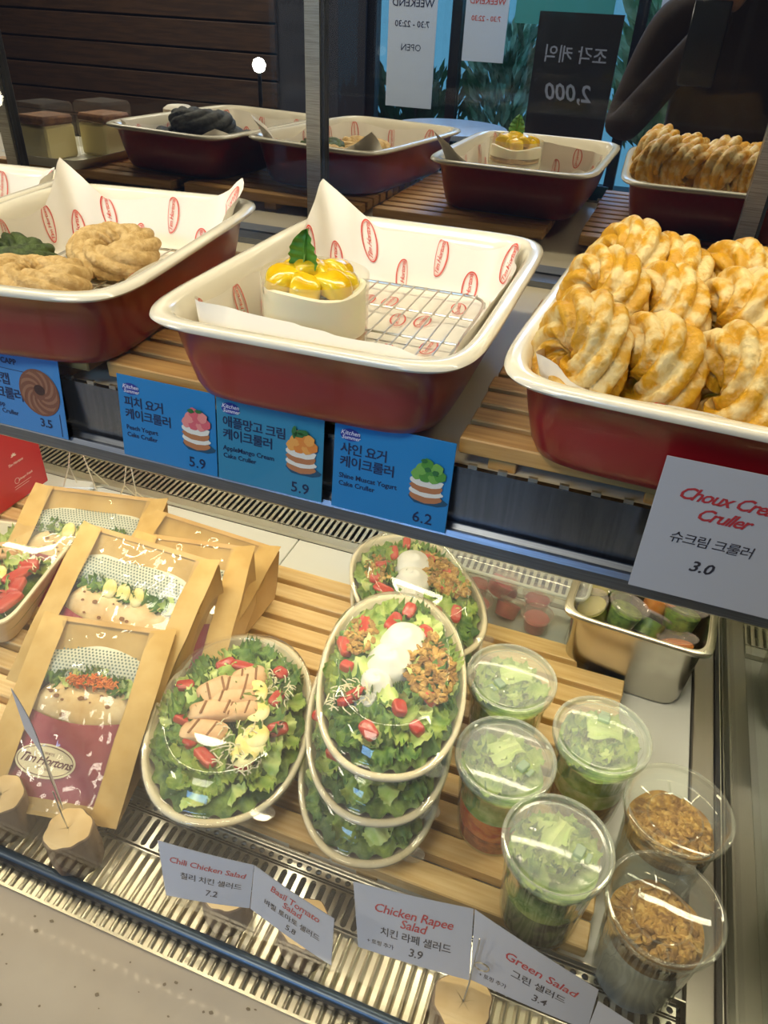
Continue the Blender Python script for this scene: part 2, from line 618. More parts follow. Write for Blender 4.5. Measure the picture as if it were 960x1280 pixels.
# joints: pelvis, waist, chest, neck base, neck, shoulders, elbows, wrists, hips, knees, ankles, toes
pts = [(0, 0, .93, .15, .11), (0, 0, 1.08, .135, .10), (0, 0, 1.27, .16, .11), (0, 0, 1.40, .10, .08), (0, .01, 1.47, .05, .05),
       (.17, 0, 1.38, .06, .06), (.24, .06, 1.14, .045, .045), (.06, .33, 1.40, .028, .028),
       (-.17, 0, 1.38, .06, .06), (-.24, .06, 1.14, .045, .045), (-.06, .33, 1.40, .028, .028),
       (.1, 0, .86, .095, .095), (.11, .01, .48, .06, .06), (.11, -.02, .08, .042, .042), (.12, .14, .04, .035, .03),
       (-.1, 0, .86, .095, .095), (-.11, .01, .48, .06, .06), (-.11, -.02, .08, .042, .042), (-.12, .14, .04, .035, .03)]
ed = [(0, 1), (1, 2), (2, 3), (3, 4), (3, 5), (5, 6), (6, 7), (3, 8), (8, 9), (9, 10), (0, 11), (11, 12), (12, 13), (13, 14), (0, 15), (15, 16), (16, 17), (17, 18)]
skin_body('clothed_body', pts, ed, per, DKB)
per.scale = (PS, PS, PS)
hd = MB()
def headf(u, v):
    t, p = 2 * PI * u, PI * v
    x, y, zz = math.sin(p) * math.cos(t), math.sin(p) * math.sin(t), math.cos(p)
    w = 0.078 * (1 - 0.22 * max(0, -zz) ** 1.2)
    yy = 0.095 * (1 - 0.12 * max(0, -zz))
    px, py, pz = x * w, y * yy, zz * 0.115
    if y > 0.5:
        py += 0.018 * math.exp(-((x * 5) ** 2) - ((zz + 0.12) * 5) ** 2)                      # nose
        py -= 0.010 * (math.exp(-((abs(x) - 0.36) * 7) ** 2 - ((zz - 0.05) * 8) ** 2))          # eye sockets
        py += 0.005 * math.exp(-((x * 3) ** 2) - ((zz + 0.45) * 9) ** 2)                       # mouth
    return (px, py, pz)
hd.grid(40, 28, headf, closed_u=True, M=T(0, 0.02, 1.60))
for sx in (-1, 1):
    hd.lathe([(0.004, -.012), (0.014, -.008), (0.016, 0), (0.010, .008), (0.003, .01)], 10, 1.0, 1.9, True, True, M=T(sx * 0.078, 0.015, 1.6) @ RY(90))
hd.build('head', SKN, per)
hr = MB()
hr.grid(32, 14, lambda u, v: (0.088 * math.sin(PI * .56 * v) * math.cos(2 * PI * u), -0.006 + 0.102 * math.sin(PI * .56 * v) * math.sin(2 * PI * u) * (1 if math.sin(2 * PI * u) < 0 else 0.86), 0.128 * math.cos(PI * .56 * v)), closed_u=True, M=T(0, 0.018, 1.605))
hr.build('hair', mat('black_hair', '#120e0c', 0.6), per)
for sx, nm in ((1, 'hand'), (-1, 'hand')):
    wx, wy, wz = sx * .06, .33, 1.40
    hp = [(wx, wy, wz, .022, .016), (wx, wy + .03, wz + .035, .034, .013), (wx, wy + .05, wz + .065, .034, .012)]
    he = [(0, 1), (1, 2)]
    for q in range(4):
        bx = wx + (q - 1.5) * .017
        L = (.042, .05, .046, .036)[q]
        i = len(hp)
        hp += [(bx, wy + .055, wz + .075, .009, .009), (bx - sx * .006, wy + .060, wz + .075 + L * .6, .0085, .0085), (bx - sx * .018, wy + .050, wz + .075 + L, .007, .007)]
        he += [(2, i), (i, i + 1), (i + 1, i + 2)]
    i = len(hp)
    hp += [(wx - sx * .03, wy + .03, wz + .045, .011, .011), (wx - sx * .045, wy + .035, wz + .07, .009, .009), (wx - sx * .045, wy + .04, wz + .09, .0075, .0075)]
    he += [(1, i), (i, i + 1), (i + 1, i + 2)]
    skin_body(nm, hp, he, per, SKN, 1)
ph = MB().bbox(-0.038, 0.038, -0.016, -0.008, 0.50, 0.66, 0.003)
tag(ph.build('mobile_phone', mat('phone_black', '#101114', 0.25)), 'black mobile phone held upright by the photographer', 'phone')
bpy.data.objects['mobile_phone'].location = (0.0, -0.022, 0.08)

# ------------------------------------------------------------------ the display case
XL, XR = -1.55, 0.178
case = thing('display_case', 'chilled two-level pastry display case with steel trim and mirrored rear doors', 'display case', (0, 0, 0))
# counter ledge and its specks
MB().box(-2.2, 1.6, -0.045, 0.2345, -0.06, 0.002).build('counter_ledge', COUNTER, case, smooth=False)
mb = MB()
r = random.Random(3)
for i in range(260):
    x, y = r.uniform(-0.75, 0.1), r.uniform(0.06, 0.232)
    a = 0.0007 + 0.0019 * r.random() ** 2
    put(mb, blob2d(0, 0, a, a * r.uniform(.5, 1), i, 8), lambda p, q: (p, q, 0.0024), x, y)
o = mb.build('counter_speck', SPECK, case, smooth=False)
o['kind'] = 'stuff'
# cabinet front below
MB().box(-2.2, 1.6, -0.02, 0.1, FZ, -0.06).build('cabinet_front', DARKST, case, smooth=False)
# ribbed steel strip: corrugated sheet, ribs along Y
RIB = mat('ribbed_steel', '#d9d2bb', 0.30, 1.0)
mb = MB()
pitch = 0.0105
n = int((XR - XL) / pitch)
prof = []
for i in range(n):
    x = XL + i * pitch
    prof += [(x, 0.0), (x + pitch * .30, 0.0), (x + pitch * .42, 0.0022), (x + pitch * .56, 0.0030), (x + pitch * .72, 0.0022), (x + pitch * .86, 0.0)]
for y0, y1 in ((0.235, 0.312),):
    nn = len(prof)
    mb.add([(x, y0, zz) for x, zz in prof] + [(x, y1, zz) for x, zz in prof], [(i, i + 1, nn + i + 1, nn + i) for i in range(nn - 1)])
mb.box(XL, XR, 0.233, 0.2355, -0.01, 0.0042)
mb.build('ribbed_front_strip', RIB, case, smooth=True, angle=50)


def slots(mb, x0, x1, pitch, y0, y1, holes, z, wfrac=0.62, depth=0.004, skew=0.0):
    """plate with rounded slots: one cell per slot and gap"""
    n = int((x1 - x0) / pitch)
    for i in range(n):
        xa = x0 + i * pitch
        xb = xa + pitch
        xc = (xa + xb) / 2
        hw = pitch * wfrac / 2
        ys = [y0] + [c for h in holes for c in h] + [y1]
        # cells between holes
        for j in range(0, len(ys), 2):
            a, b = ys[j], ys[j + 1]
            a2 = a if j == 0 else a + 0.0012
            b2 = b if j == len(ys) - 2 else b - 0.0012
            mb.add([(xa, a2, z), (xb, a2, z), (xb, b2, z), (xa, b2, z)], [(0, 1, 2, 3)])
        for (a, b) in holes:
            A, B = a - 0.0012 * 0 + 0.0012, b - 0.0012
            A, B = a + 0.0, b + 0.0
            hole = []
            rad = hw
            m = 5
            for q in range(m):
                t = PI + PI * q / (m - 1)
                hole.append((xc + rad * math.cos(t), a + 0.002 + rad + rad * math.sin(t)))
            for q in range(m):
                t = PI * q / (m - 1)
                hole.append((xc + rad * math.cos(t), b - 0.002 - rad + rad * math.sin(t)))
            outer = [(xa, a + .002 + rad), (xa, a + .0012), (xc, a + .0012), (xb, a + .0012), (xb, a + .002 + rad),
                     (xb, b - .002 - rad), (xb, b - .0012), (xc, b - .0012), (xa, b - .0012), (xa, b - .002 - rad)]
            N = len(hole)
            def sk(p, zz):
                return (p[0] + skew * (p[1] - (y0 + y1) / 2), p[1], zz)
            v = [sk(p, z) for p in hole] + [(p[0] + skew * (p[1] - (y0 + y1) / 2), p[1], z) for p in outer] + [sk(p, z - depth) for p in hole]
            f = [(i2, (i2 + 1) % N, N + (i2 + 1) % N, N + i2) for i2 in range(N)]
            f += [(i2, 2 * N + i2, 2 * N + (i2 + 1) % N, (i2 + 1) % N) for i2 in range(N)]
            mb.add(v, f)
    return mb

mb = MB()
slots(mb, XL, XR, pitch, 0.312, 0.364, [(0.314, 0.349), (0.351, 0.361)], 0.004, 0.58)
mb.box(XL, XR, 0.3115, 0.3125, 0.0, 0.0045)
mb.box(XL, XR, 0.363, 0.3645, 0.0, 0.012)
mb.build('front_air_vent', CHROME, case, smooth=False)
mb = MB()
slots(mb, XL, XR, 0.0106, 0.848, 0.925, [(0.866, 0.912)], 0.006, 0.52)
mb.box(XL, XR, 0.846, 0.849, 0.0, 0.0075)
mb.build('rear_air_vent', CHROME, case, smooth=False)
MB().box(XL, XR + .02, 0.30, 0.37, -0.08, -0.03).box(XL, XR + .02, 0.84, 0.93, -0.08, -0.03).build('air_duct', mat('duct_black', '#2b2924', 0.8), case, smooth=False)
# deck tiles
x = XR
for i in range(3):
    MB().bbox(x - 0.603, x, 0.366, 0.846, -0.02, 0.0, 0.0012).build('deck_tile', WHITEP, case, smooth=False)
    x -= 0.6048
# rear wall: corrugated bright steel up to the shelf
mb = MB()
prof = []
xx = XL
while xx < XR + 0.5:
    prof += [(xx, 0), (xx + .006, 0), (xx + .008, .002), (xx + .012, .002), (xx + .014, 0)]
    xx += 0.016
nn = len(prof)
mb.add([(a, 0.945 - b, 0.0) for a, b in prof] + [(a, 0.945 - b, 0.40) for a, b in prof], [(i, i + 1, nn + i + 1, nn + i) for i in range(nn - 1)])
mb.box(XL, XR + .5, 0.925, 0.946, -0.01, 0.004)
mb.build('rear_wall_panel', RIB, case, smooth=False)
MB().box(XL, 1.0, 0.95, 1.03, -0.1, 0.40).build('rear_housing', DARKST, case, smooth=False)
MB().box(XL - .02, XL, 0.23, 0.95, 0, 0.4).build('side_wall_panel', WHITEP, case, smooth=False)
# right side frame
MB().bbox(XR + 0.001, 0.204, 0.236, 0.945, -0.01, 0.006, 0.001).build('side_frame_rail', mat('side_rail_steel', '#96918a', 0.35, 1.0), case, smooth=False)
MB().box(0.204, 0.2085, 0.236, 0.945, -0.01, 0.012).build('side_gasket', BLACKG, case, smooth=False)
MB().box(0.2085, 0.2105, 0.236, 0.945, -0.01, 0.009).build('side_edge_bead', CHROME, case, smooth=False)
MB().box(0.2115, 0.2155, 0.262, 0.945, 0.0, 0.348).build('side_glass', GLASS, case, smooth=False)
MB().box(0.2165, 0.29, 0.30, 0.945, -0.02, 0.001).build('neighbour_frame_rail', MATS['side_rail_steel'], case, smooth=False)
MB().box(0.29, 1.0, 0.25, 0.945, -0.02, 0.002).build('neighbour_deck', mat('neighbour_deck_panel', '#ccd2bf', .45), case, smooth=False)
# front glass channel: a rounded dark steel bar
mb = MB()
mb.rings([[(x, 0.258 + 0.0055 * math.cos(t) , 0.006 + 0.0055 * math.sin(t)) for t in [2 * PI * q / 12 for q in range(12)]] for x in (-2.0, 0.21)], True, True)
mb.build('front_glass_channel', mat('slate_blue_channel', '#4b565f', 0.35, 0.6), case)
MB().box(-2.0, 0.209, 0.2572, 0.2590, 0.010, 1.05).build('front_glass', clear('front_pane_glass', '#fdfefd', 0.0, ior=1.22), case, smooth=False)
MB().box(-2.0, 0.2, 0.2505, 0.2535, 0.001, 0.0085).build('channel_seal', BLACKG, case, smooth=False)
# upper shelf and its price rail
MB().box(XL, 1.0, 0.486, .99, 0.402, 0.42).build('upper_shelf', mat('shelf_cream', '#cbbfa6', 0.4, spec=0.4), case, smooth=False)
mb = MB().box(-2.0, 1.0, 0.480, 0.485, 0.372, 0.424)
mb.build('price_rail_back', STEELV, case, smooth=False)
mb = MB()
pr = [(0.485, 0.352), (0.470, 0.352), (0.4665, 0.3555), (0.4665, 0.3665), (0.469, 0.3705), (0.4715, 0.3705), (0.4725, 0.367), (0.4785, 0.3660), (0.485, 0.372)]
mb.rings([[(x, a, b) for a, b in pr] for x in (-2.0, 1.0)], True, True)
mb.build('price_rail_lip', DARKST, case, smooth=False)
for i in range(60):
    xx = -1.2 + i * 0.0235
    MB().box(xx, xx + 0.007, 0.4805, 0.4835, 0.4242, 0.4275).build('rail_clip', CHROME, case, smooth=False)
# light fittings
LEDM = mat('led_diffuser', '#fff0cf', 0.5, emit=3.0)
MB().bbox(-1.4, 0.9, 0.478, 0.502, 0.935, 0.945, 0.002).build('top_light_fitting', CHROME, case, smooth=False)
MB().box(-1.4, 0.9, 0.45, 1.0, 0.945, 0.955).build('case_top_panel', DARKST, case, smooth=False)
for i in range(70):
    xx = -1.35 + i * 0.026
    MB().box(xx, xx + 0.008, 0.484, 0.492, 0.9325, 0.9348).build('led', mat('led_chip', '#ffe7b8', 0.5, emit=60), case, smooth=False) if i == 0 else None
led0 = [c for c in case.children if c.name == 'led'][0]
for i in range(1, 70):
    c = led0.copy()
    COL.objects.link(c)
    c.location = (i * 0.026, 0, 0)
# rear mirrored doors
MIRR = bpy.data.materials.new('dark_mirror_glass')
MIRR.use_nodes = True
nt = MIRR.node_tree
nt.nodes.clear()
out = nt.nodes.new('ShaderNodeOutputMaterial')
g1 = nt.nodes.new('ShaderNodeBsdfGlossy'); g1.inputs['Roughness'].default_value = 0.006; g1.inputs['Color'].default_value = (0.66, 0.67, 0.69, 1)
d1 = nt.nodes.new('ShaderNodeBsdfDiffuse'); d1.inputs['Color'].default_value = lin('#0d1018')
ad = nt.nodes.new('ShaderNodeAddShader')
nt.links.new(g1.outputs[0], ad.inputs[0]); nt.links.new(d1.outputs[0], ad.inputs[1]); nt.links.new(ad.outputs[0], out.inputs[0])
MATS['mirror'] = MIRR
MY = 0.9925
doors = [(-1.62, -0.982), (-0.958, -0.465), (-0.441, 0.088), (0.110, 0.9)]
for i, (a, b) in enumerate(doors):
    dr = MB().box(a, b, MY, MY + .006, 0.424, 0.945).build('mirror_door', MIRR, case, smooth=False)
    if i:
        MB().box(a - 0.0235, a - 0.0035, MY - .012, MY, 0.424, 0.945).build('door_stile', STEEL, dr, smooth=False)
        MB().box(a - 0.0035, a + 0.001, MY - .007, MY + .0002, 0.424, 0.945).build('door_seal', BLACKG, dr, smooth=False)
MB().box(XL, 0.9, .955, .988, 0.4202, 0.428).build('door_track', DARKST, case, smooth=False)
MB().box(XL, 0.9, .99, 1.0, 0.39, 0.424).build('door_sill', DARKST, case, smooth=False)

# ------------------------------------------------------------------ slatted pine boards
def pallet(label, x0, x1, y0, y1, zb, t1, t2, pitch, w, m, group, seed=1, rz=0.0):
    r = random.Random(seed)
    o = thing('slatted_board', label, 'wooden board', ((x0 + x1) / 2, y0, zb), rz, group)
    L = (x1 - x0) / 2
    n = int(round((y1 - y0) / pitch))
    for rx in (-L + 0.035, 0.0, L - 0.035):
        MB().bbox(rx - 0.011, rx + 0.011, 0.004, n * pitch - 0.012, 0, t1, 0.0008).build('runner', m, o, smooth=False)
    for i in range(n):
        s = MB().bbox(-L, L, 0, w, 0, t2, 0.0012).build('slat', m, o, smooth=False)
        s.location = (r.uniform(-.001, .001), i * pitch, t1)
        s.rotation_euler = (0, 0, R(r.uniform(-.15, .15)))
    return o

pallet('pine slatted board on the deck under the salad stack and the cups', -0.159, 0.090, 0.366, 0.752, 0, 0.014, 0.016, 0.0352, 0.0262, WOOD, 'slatted boards on the lower deck', 1)
pallet('pine slatted board on the deck under the chicken salad and the paper bags', -0.560, -0.163, 0.366, 0.752, 0, 0.014, 0.016, 0.0352, 0.0262, WOOD, 'slatted boards on the lower deck', 2)
pallet('pine slatted board on the deck under the square salad tray and the red box', -1.02, -0.566, 0.366, 0.752, 0, 0.014, 0.016, 0.0352, 0.0262, WOOD, 'slatted boards on the lower deck', 3)
UP = 0.445
pallet('pine slatted board on the upper shelf under the mango cake dish', -0.430, -0.158, 0.489, 0.835, 0.42, 0.011, 0.014, 0.0325, 0.0245, WOOD2, 'slatted boards on the upper shelf', 4)
pallet('pine slatted board on the upper shelf under the sugared cruller dish', -0.1065, 0.20, 0.489, 0.835, 0.42, 0.011, 0.014, 0.0325, 0.0245, WOOD2, 'slatted boards on the upper shelf', 5)
pallet('pine slatted board on the upper shelf under the dish of crumb-coated crullers', -0.775, -0.452, 0.489, 0.835, 0.42, 0.011, 0.014, 0.0325, 0.0245, WOOD2, 'slatted boards on the upper shelf', 6, )
pallet('pine slatted board on the upper shelf under the dark crullers and cream cakes', -1.18, -0.80, 0.489, 0.835, 0.42, 0.011, 0.014, 0.0325, 0.0245, WOOD2, 'slatted boards on the upper shelf', 7)

# ------------------------------------------------------------------ ceramic baking dishes with paper liners
DA, DB, DH = 0.187, 0.133, 0.072


def rr(a, b, z, n=96, e=7.0):
    return [(b * sup(2 * PI * (i + .5) / n, e)[0], a * sup(2 * PI * (i + .5) / n, e)[1], z) for i in range(n)]


def dish(label, cx, cy, rot, group=None):
    o = thing('baking_dish', label, 'baking dish', (cx, cy, UP), R(rot), group)
    a, b, h = DA, DB, DH
    MB().rings([rr(a - .044, b - .044, 0.003), rr(a - .034, b - .034, 0.0), rr(a - .028, b - .028, 0.004), rr(a - .024, b - .024, 0.013), rr(a - .019, b - .019, 0.035), rr(a - .014, b - .014, h - .010), rr(a - .007, b - .007, h - .0065), rr(a - .0015, b - .0015, h - .0045)], cap0=True).build('red_outer_wall', REDG, o, angle=60)
    MB().rings([rr(a - .0015, b - .0015, h - .0045), rr(a, b, h - .0025), rr(a - .001, b - .001, h), rr(a - .005, b - .005, h + .0014), rr(a - .011, b - .011, h + .0012), rr(a - .0145, b - .0145, h - .002),
                rr(a - .018, b - .018, h - .012), rr(a - .024, b - .024, 0.030), rr(a - .030, b - .030, 0.013), rr(a - .040, b - .040, 0.0075), rr(a - .06, b - .06, 0.006)], cap1=True).build('cream_rim_and_lining', CREAMG, o, angle=60)
    return o


ARC = []
def arc_t(u):
    """angle at the fraction u of the way round the dish, counted by length"""
    if not ARC:
        N = 1440
        L = [0.0]
        for i in range(N):
            p0, p1 = sup(2 * PI * i / N, 6), sup(2 * PI * (i + 1) / N, 6)
            L.append(L[-1] + math.hypot((p1[0] - p0[0]) * (DB - .025), (p1[1] - p0[1]) * (DA - .025)))
        ARC.extend(x / L[-1] for x in L)
        ARC.append(L[-1])
    u = u % 1
    lo, hi = 0, 1440
    while hi - lo > 1:
        m = (lo + hi) // 2
        if ARC[m] <= u:
            lo = m
        else:
            hi = m
    return 2 * PI * (lo + (u - ARC[lo]) / max(1e-9, ARC[hi] - ARC[lo])) / 1440


def liner(label, cx, cy, rot, seed, peaks, floorprints=True, sag=0.0, wall_prints=None, flap=0.0):
    """greaseproof sheet pressed into a dish: floor, walls, corners standing up"""
    o = thing('paper_liner', label, 'paper liner', (cx, cy, UP), R(rot), 'printed paper liners in the red dishes')
    r = random.Random(seed)
    ph = [r.random() * 6 for _ in range(6)]
    a, b, h = DA, DB, DH

    def top(u):
        """height of the paper edge around the dish"""
        t = 2 * PI * u
        base = h - 0.008 + 0.004 * math.sin(3 * t + ph[0]) + 0.003 * math.sin(7 * t + ph[1])
        for (pu, ph_, wd) in peaks:
            d = abs((u - pu + .5) % 1 - .5)
            base += ph_ * max(0.0, 1 - d / wd) ** 1.2
        return base

    def P(u, q):
        t = arc_t(u)
        if q <= 1:
            e = 2 + 5 * q
            sx, sy = sup(t, e)
            return Vector(((b - .040) * q * sx, (a - .040) * q * sy, 0.0085 + 0.0012 * math.sin(9 * t + ph[3]) * q * q))
        w = q - 1
        hz = 0.010 + (top(u) - 0.010) * w
        ins = .038 - .0195 * min(1, hz / (h - .004)) + 0.0028 * (1 + math.sin(11 * t + ph[4])) * w
        if hz > h:
            ins -= 0.55 * (hz - h)
        fl = flap * max(0, -math.sin(t)) ** 2 * w * w
        sx, sy = sup(t, 6)
        return Vector(((b - ins - fl * .2) * sx, (a - ins - fl) * sy, hz - fl * 0.1))
    N = 200
    mb = MB()
    qs = [0.05, .35, .7, .9, 1.0, 1.12, 1.3, 1.55, 1.8, 2.0]
    mb.rings([[P((i + .5) / N, q) for i in range(N)] for q in qs], cap0=True)
    ob = mb.build('printed_sheet', PAPER, o, angle=80)
    # printed ovals with red script lettering

    def stamp(base, ex, ey, nrm, sz=0.0165, part=1.0, th=0.0):
        def fn(x, y):
            return base(x, y) + nrm * 0.0007
        pm = MB()
        put(pm, oval2d(sz, sz * .46, 28, sz * .065), fn)
        put(pm, oval2d(sz * .9, sz * .38, 28, sz * .02), fn)
        g = text2d('Tim Hortons', sz * .36, 0.35, 0.012, 0.9, 'CENTER')
        put(pm, g, fn, 0, -sz * .10)
        pm.build('printed_logo', REDPRINT, o, smooth=False)
    if floorprints:
        k = 0
        for gx in (-.06, -.012, .036, .078):
            for gy in (-.115, -.06, -.005, .05, .105):
                k += 1
                ox, oy = gx + (.02 if k % 2 else -.004), gy + .01 * math.sin(k)
                if abs(ox) > b - .062 or abs(oy) > a - .06:
                    continue
                an = PI / 2 if k % 3 else PI / 2 + .2
                stamp(lambda x, y, ox=ox, oy=oy, an=an: Vector((ox + x * math.cos(an) - y * math.sin(an), oy + x * math.sin(an) + y * math.cos(an), 0.0098)), None, None, Vector((0, 0, 1)), 0.0175)
    # walls: follow P along (u, w)
    for (u0, w0, rr_) in (wall_prints or []):
        def base(x, y, u0=u0, w0=w0, rr_=rr_):
            xx, yy = x * math.cos(rr_) - y * math.sin(rr_), x * math.sin(rr_) + y * math.cos(rr_)
            arc_t(0)
            u = u0 - xx / ARC[-1]
            hz = w0 * top(u) + yy
            w = (hz - 0.010) / max(0.01, top(u) - 0.010)
            p = P(u % 1, 1 + min(1.0, max(0.02, w)))
            c = Vector((0, 0, p.z + 0.02)) - p
            c.z = 0
            return p + c.normalized() * 0.0016
        stamp(base, None, None, Vector((0, 0, 0.0004)), 0.0200)
    return o


def wire_rack(label, cx, cy, rot, z=0.0115):
    o = thing('wire_rack', label, 'wire rack', (cx, cy, UP + z), R(rot))
    a, b = DA - .052, DB - .050
    MB().tube([(b * sup(2 * PI * i / 48, 9)[0], a * sup(2 * PI * i / 48, 9)[1], .006) for i in range(48)], 0.0016, 8, True).build('rack_frame', CHROME, o)
    n = 15
    for i in range(n):
        y = -a + 2 * a * (i + 1) / (n + 1)
        pass
    m = 11
    for i in range(m):
        x = -b + 2 * b * (i + 1) / (m + 1)
        MB().tube([(x, -a, .0072), (x, a, .0072)], 0.0009, 6).build('rack_wire', CHROME, o)
    for y in (-a * .5, 0.0, a * .5):
        MB().tube([(-b, y, .0052), (b, y, .0052)], 0.0012, 6).build('rack_crossbar', CHROME, o)
    for sx in (-1, 1):
        for sy in (-1, 1):
            MB().tube([(sx * b * .97, sy * a * .9, .006), (sx * b * .97, sy * a * .9, -.0008)], 0.0013, 6).build('foot', CHROME, o)
    return o

LWP = []
for k in range(24):
    LWP.append(((k + .5) / 24, .72 if k % 2 else .30, PI / 2 + .12 * math.sin(k * 2.1)))
CRR, CRL, CFL, CFR = .147, .353, .647, .853
dish('red ceramic baking dish with cream rim holding the single mango cake', -0.230, 0.622, 1.2)
liner('printed paper liner under the mango cake and wire rack, rear left corner standing tall', -0.230, 0.622, 1.2, 3, [(CRL, .042, .055), (CRR, .016, .04), (CFL, .010, .03), (.74, .010, .10)], wall_prints=LWP, flap=0.030)
wire_rack('silver wire rack beside the mango cake in the middle dish', -0.230, 0.622, 1.2)
dish('red ceramic baking dish with cream rim left of the mango cake dish', -0.541, 0.615, 8.5)
liner('printed paper liner under the crumb-coated crullers, two rear corners standing up', -0.541, 0.615, 8.5, 5, [(CRL, .040, .04), (CRR, .038, .045)], wall_prints=LWP)
wire_rack('silver wire rack under the crumb-coated crullers', -0.541, 0.615, 8.5)
dish('red ceramic baking dish with cream rim filled with sugared crullers, at the right', 0.056, 0.625, -2.6)
liner('printed paper liner under the heap of sugared crullers', 0.056, 0.625, -2.6, 8, [(CRR, .012, .04), (CFL, .012, .05)], floorprints=False, wall_prints=LWP, flap=0.004)
dish('red ceramic baking dish with cream rim cut by the left edge of the photo', -0.814, 0.635, 7.0)
liner('printed paper liner in the leftmost dish, folded over the rim corner', -0.814, 0.635, 7.0, 11, [(CRL, .014, .04), (CRR, .022, .05)], floorprints=False, wall_prints=LWP)


# ------------------------------------------------------------------ crullers
def cruller_mesh(name, Rm, rt, lobes, twist, seed, m, squash=0.85, groove=0.34, lump=.10):
    def fn(u, v):
        t, p = 2 * PI * u, 2 * PI * v
        ph = lobes * p + twist * t + .5 * math.sin(2 * t + seed)
        k = abs(math.sin(ph / 2)) ** .62
        rad = rt * (1 - groove + groove * k)
        rad *= 1 + lump * math.sin(2 * t + seed) + .09 * nz(math.cos(t) * 1.6 + seed, math.sin(t) * 1.6, math.cos(p), 1.3)
        rad += rt * 0.045 * nz(math.cos(t) * (Rm + rt * math.cos(p)) * 330, math.sin(t) * (Rm + rt * math.cos(p)) * 330, math.sin(p) * 5 + seed)
        rr0 = Rm * (1 + 0.06 * math.sin(3 * t + seed * 2)) + rad * math.cos(p)
        return (rr0 * math.cos(t), rr0 * math.sin(t) * 1.05, rad * math.sin(p) * squash)
    mb = MB()
    N, K = 132, 72
    v = [fn(i / N, j / K) for j in range(K) for i in range(N)]
    f = [(j * N + i, j * N + (i + 1) % N, ((j + 1) % K) * N + (i + 1) % N, ((j + 1) % K) * N + i) for j in range(K) for i in range(N)]
    mb.add(v, f)
    me = mb.mesh(name, m)
    me.polygons.foreach_set('use_smooth', [True] * len(me.polygons))
    return me


SUGAR = mat('sugared_cruller_crust', '#c8931c', 0.45, col2='#dcc284', scale=60, detail=14, lo=0.47, hi=0.60, bump=0.8, bscale=240)
CRUMB = mat('crumb_coated_cruller', '#d0b078', 0.8, col2='#b8965c', scale=120, detail=8, bump=1.0, bscale=300)
MATCHA = mat('dark_green_cruller', '#48592a', 0.7, col2='#2f3d1c', scale=90, bump=0.8, bscale=250)
CHARC = mat('charcoal_cruller', '#3d3f3e', 0.75, col2='#262828', scale=80, bump=0.8, bscale=250)
sug = [cruller_mesh('cruller', .0235, .0225, 7, 7 + (i % 2), i * 1.7 + .3, SUGAR, 1.0, .33) for i in range(4)]
crb = [cruller_mesh('cruller', .031, .0235, 6, 8, 9.1 + i, CRUMB, .85, .26) for i in range(2)]
i = 0
rows = ['front row', 'middle row', 'back row']
cols = ['left', 'second', 'third', 'right']
DZ = UP
for row, (yy, tilt, dz) in enumerate(((0.512, 70, .061), (0.612, 66, .071), (0.704, 68, .073))):
    for c, xx in enumerate((-0.045, 0.011, 0.066, 0.121)):
        o = link('cruller', sug[(i * 3 + row) % 4])
        yaw = (50, 44, 48, 42)[c] + rnd.uniform(-7, 7)
        edge = c == 0
        o.matrix_world = T(xx + rnd.uniform(-.003, .003) + (.002, 0, .006)[row] + (.013 if edge else 0), yy + rnd.uniform(-.005, .005), DZ + dz + (.011 if edge else 0)) @ RZ(-yaw) @ RX(tilt) @ RZ(rnd.uniform(0, 360)) @ S((.96 if edge else 1.03) + rnd.uniform(-.04, .05))
        tag(o, 'golden sugared cruller standing in the %s of the right dish, %s from the left' % (rows[row], {'left': 'first', 'second': 'second', 'third': 'third', 'right': 'fourth'}[cols[c]]), 'pastry', 'sugared crullers heaped in the right dish')
        i += 1
for k, (x, y, z, rz, rx, lb) in enumerate(((-0.548, 0.668, .036, 20, 8, 'crumb-coated ring cruller lying whole on the rack, the rear one of the pair'), (-0.556, 0.560, .034, 80, -4, 'crumb-coated ring cruller nearer the front of the left dish'))):
    o = link('cruller', crb[k])
    o.matrix_world = T(x, y, UP + z) @ RX(rx) @ RZ(rz) @ S(.92)
    tag(o, lb, 'pastry', 'crumb-coated crullers')
mg = cruller_mesh('cruller', .031, .023, 6, 8, 4.4, MATCHA, .85, .26)
o = link('cruller', mg)
o.matrix_world = T(-0.628, 0.600, UP + .034) @ RZ(50) @ S(.9)
tag(o, 'dark green cruller at the left end of the left dish', 'pastry')
ch = cruller_mesh('cruller', .031, .023, 6, 8, 2.4, CHARC, .85, .26)
for k, (x, y, z, rz, rx, lb) in enumerate(((-0.80, 0.70, .034, 0, 0, 'near the rear right'), (-0.875, 0.69, .034, 60, 0, 'near the rear left'), (-0.84, 0.60, .034, 120, 0, 'near the front left'), (-0.755, 0.62, .036, 20, 6, 'near the front right'), (-0.835, 0.655, .068, 40, 5, 'on top of the heap'))):
    o = link('cruller', ch)
    o.matrix_world = T(x - .01, y, UP + z) @ RX(rx) @ RZ(rz) @ S(1.08)
    tag(o, 'charcoal grey cruller in the leftmost dish, ' + lb + ', seen in the mirror', 'pastry', 'charcoal crullers in the leftmost dish')

# ------------------------------------------------------------------ mango cake
cx, cy = -0.266, 0.574
cake = thing('mango_cake', 'small round cream cake topped with glazed mango and a mint leaf', 'cake', (cx, cy, UP + .0195), R(10))
CREAM = mat('whipped_cream', '#f6efd8', 0.42, sss=0.2, bump=0.06, bscale=20)
SPONGE = mat('cruller_sponge', '#c9a56e', 0.7, col2='#b58c54', scale=80, bump=0.5)
MANGO = mat('glazed_mango', '#dfb00c', 0.16, col2='#e8c92a', scale=30, coat=0.6, sss=0.1)
MINT = mat('mint_leaf', '#3f7a22', 0.5, col2='#5a9430', scale=60, bump=0.3, bscale=120)
rc = 0.0440

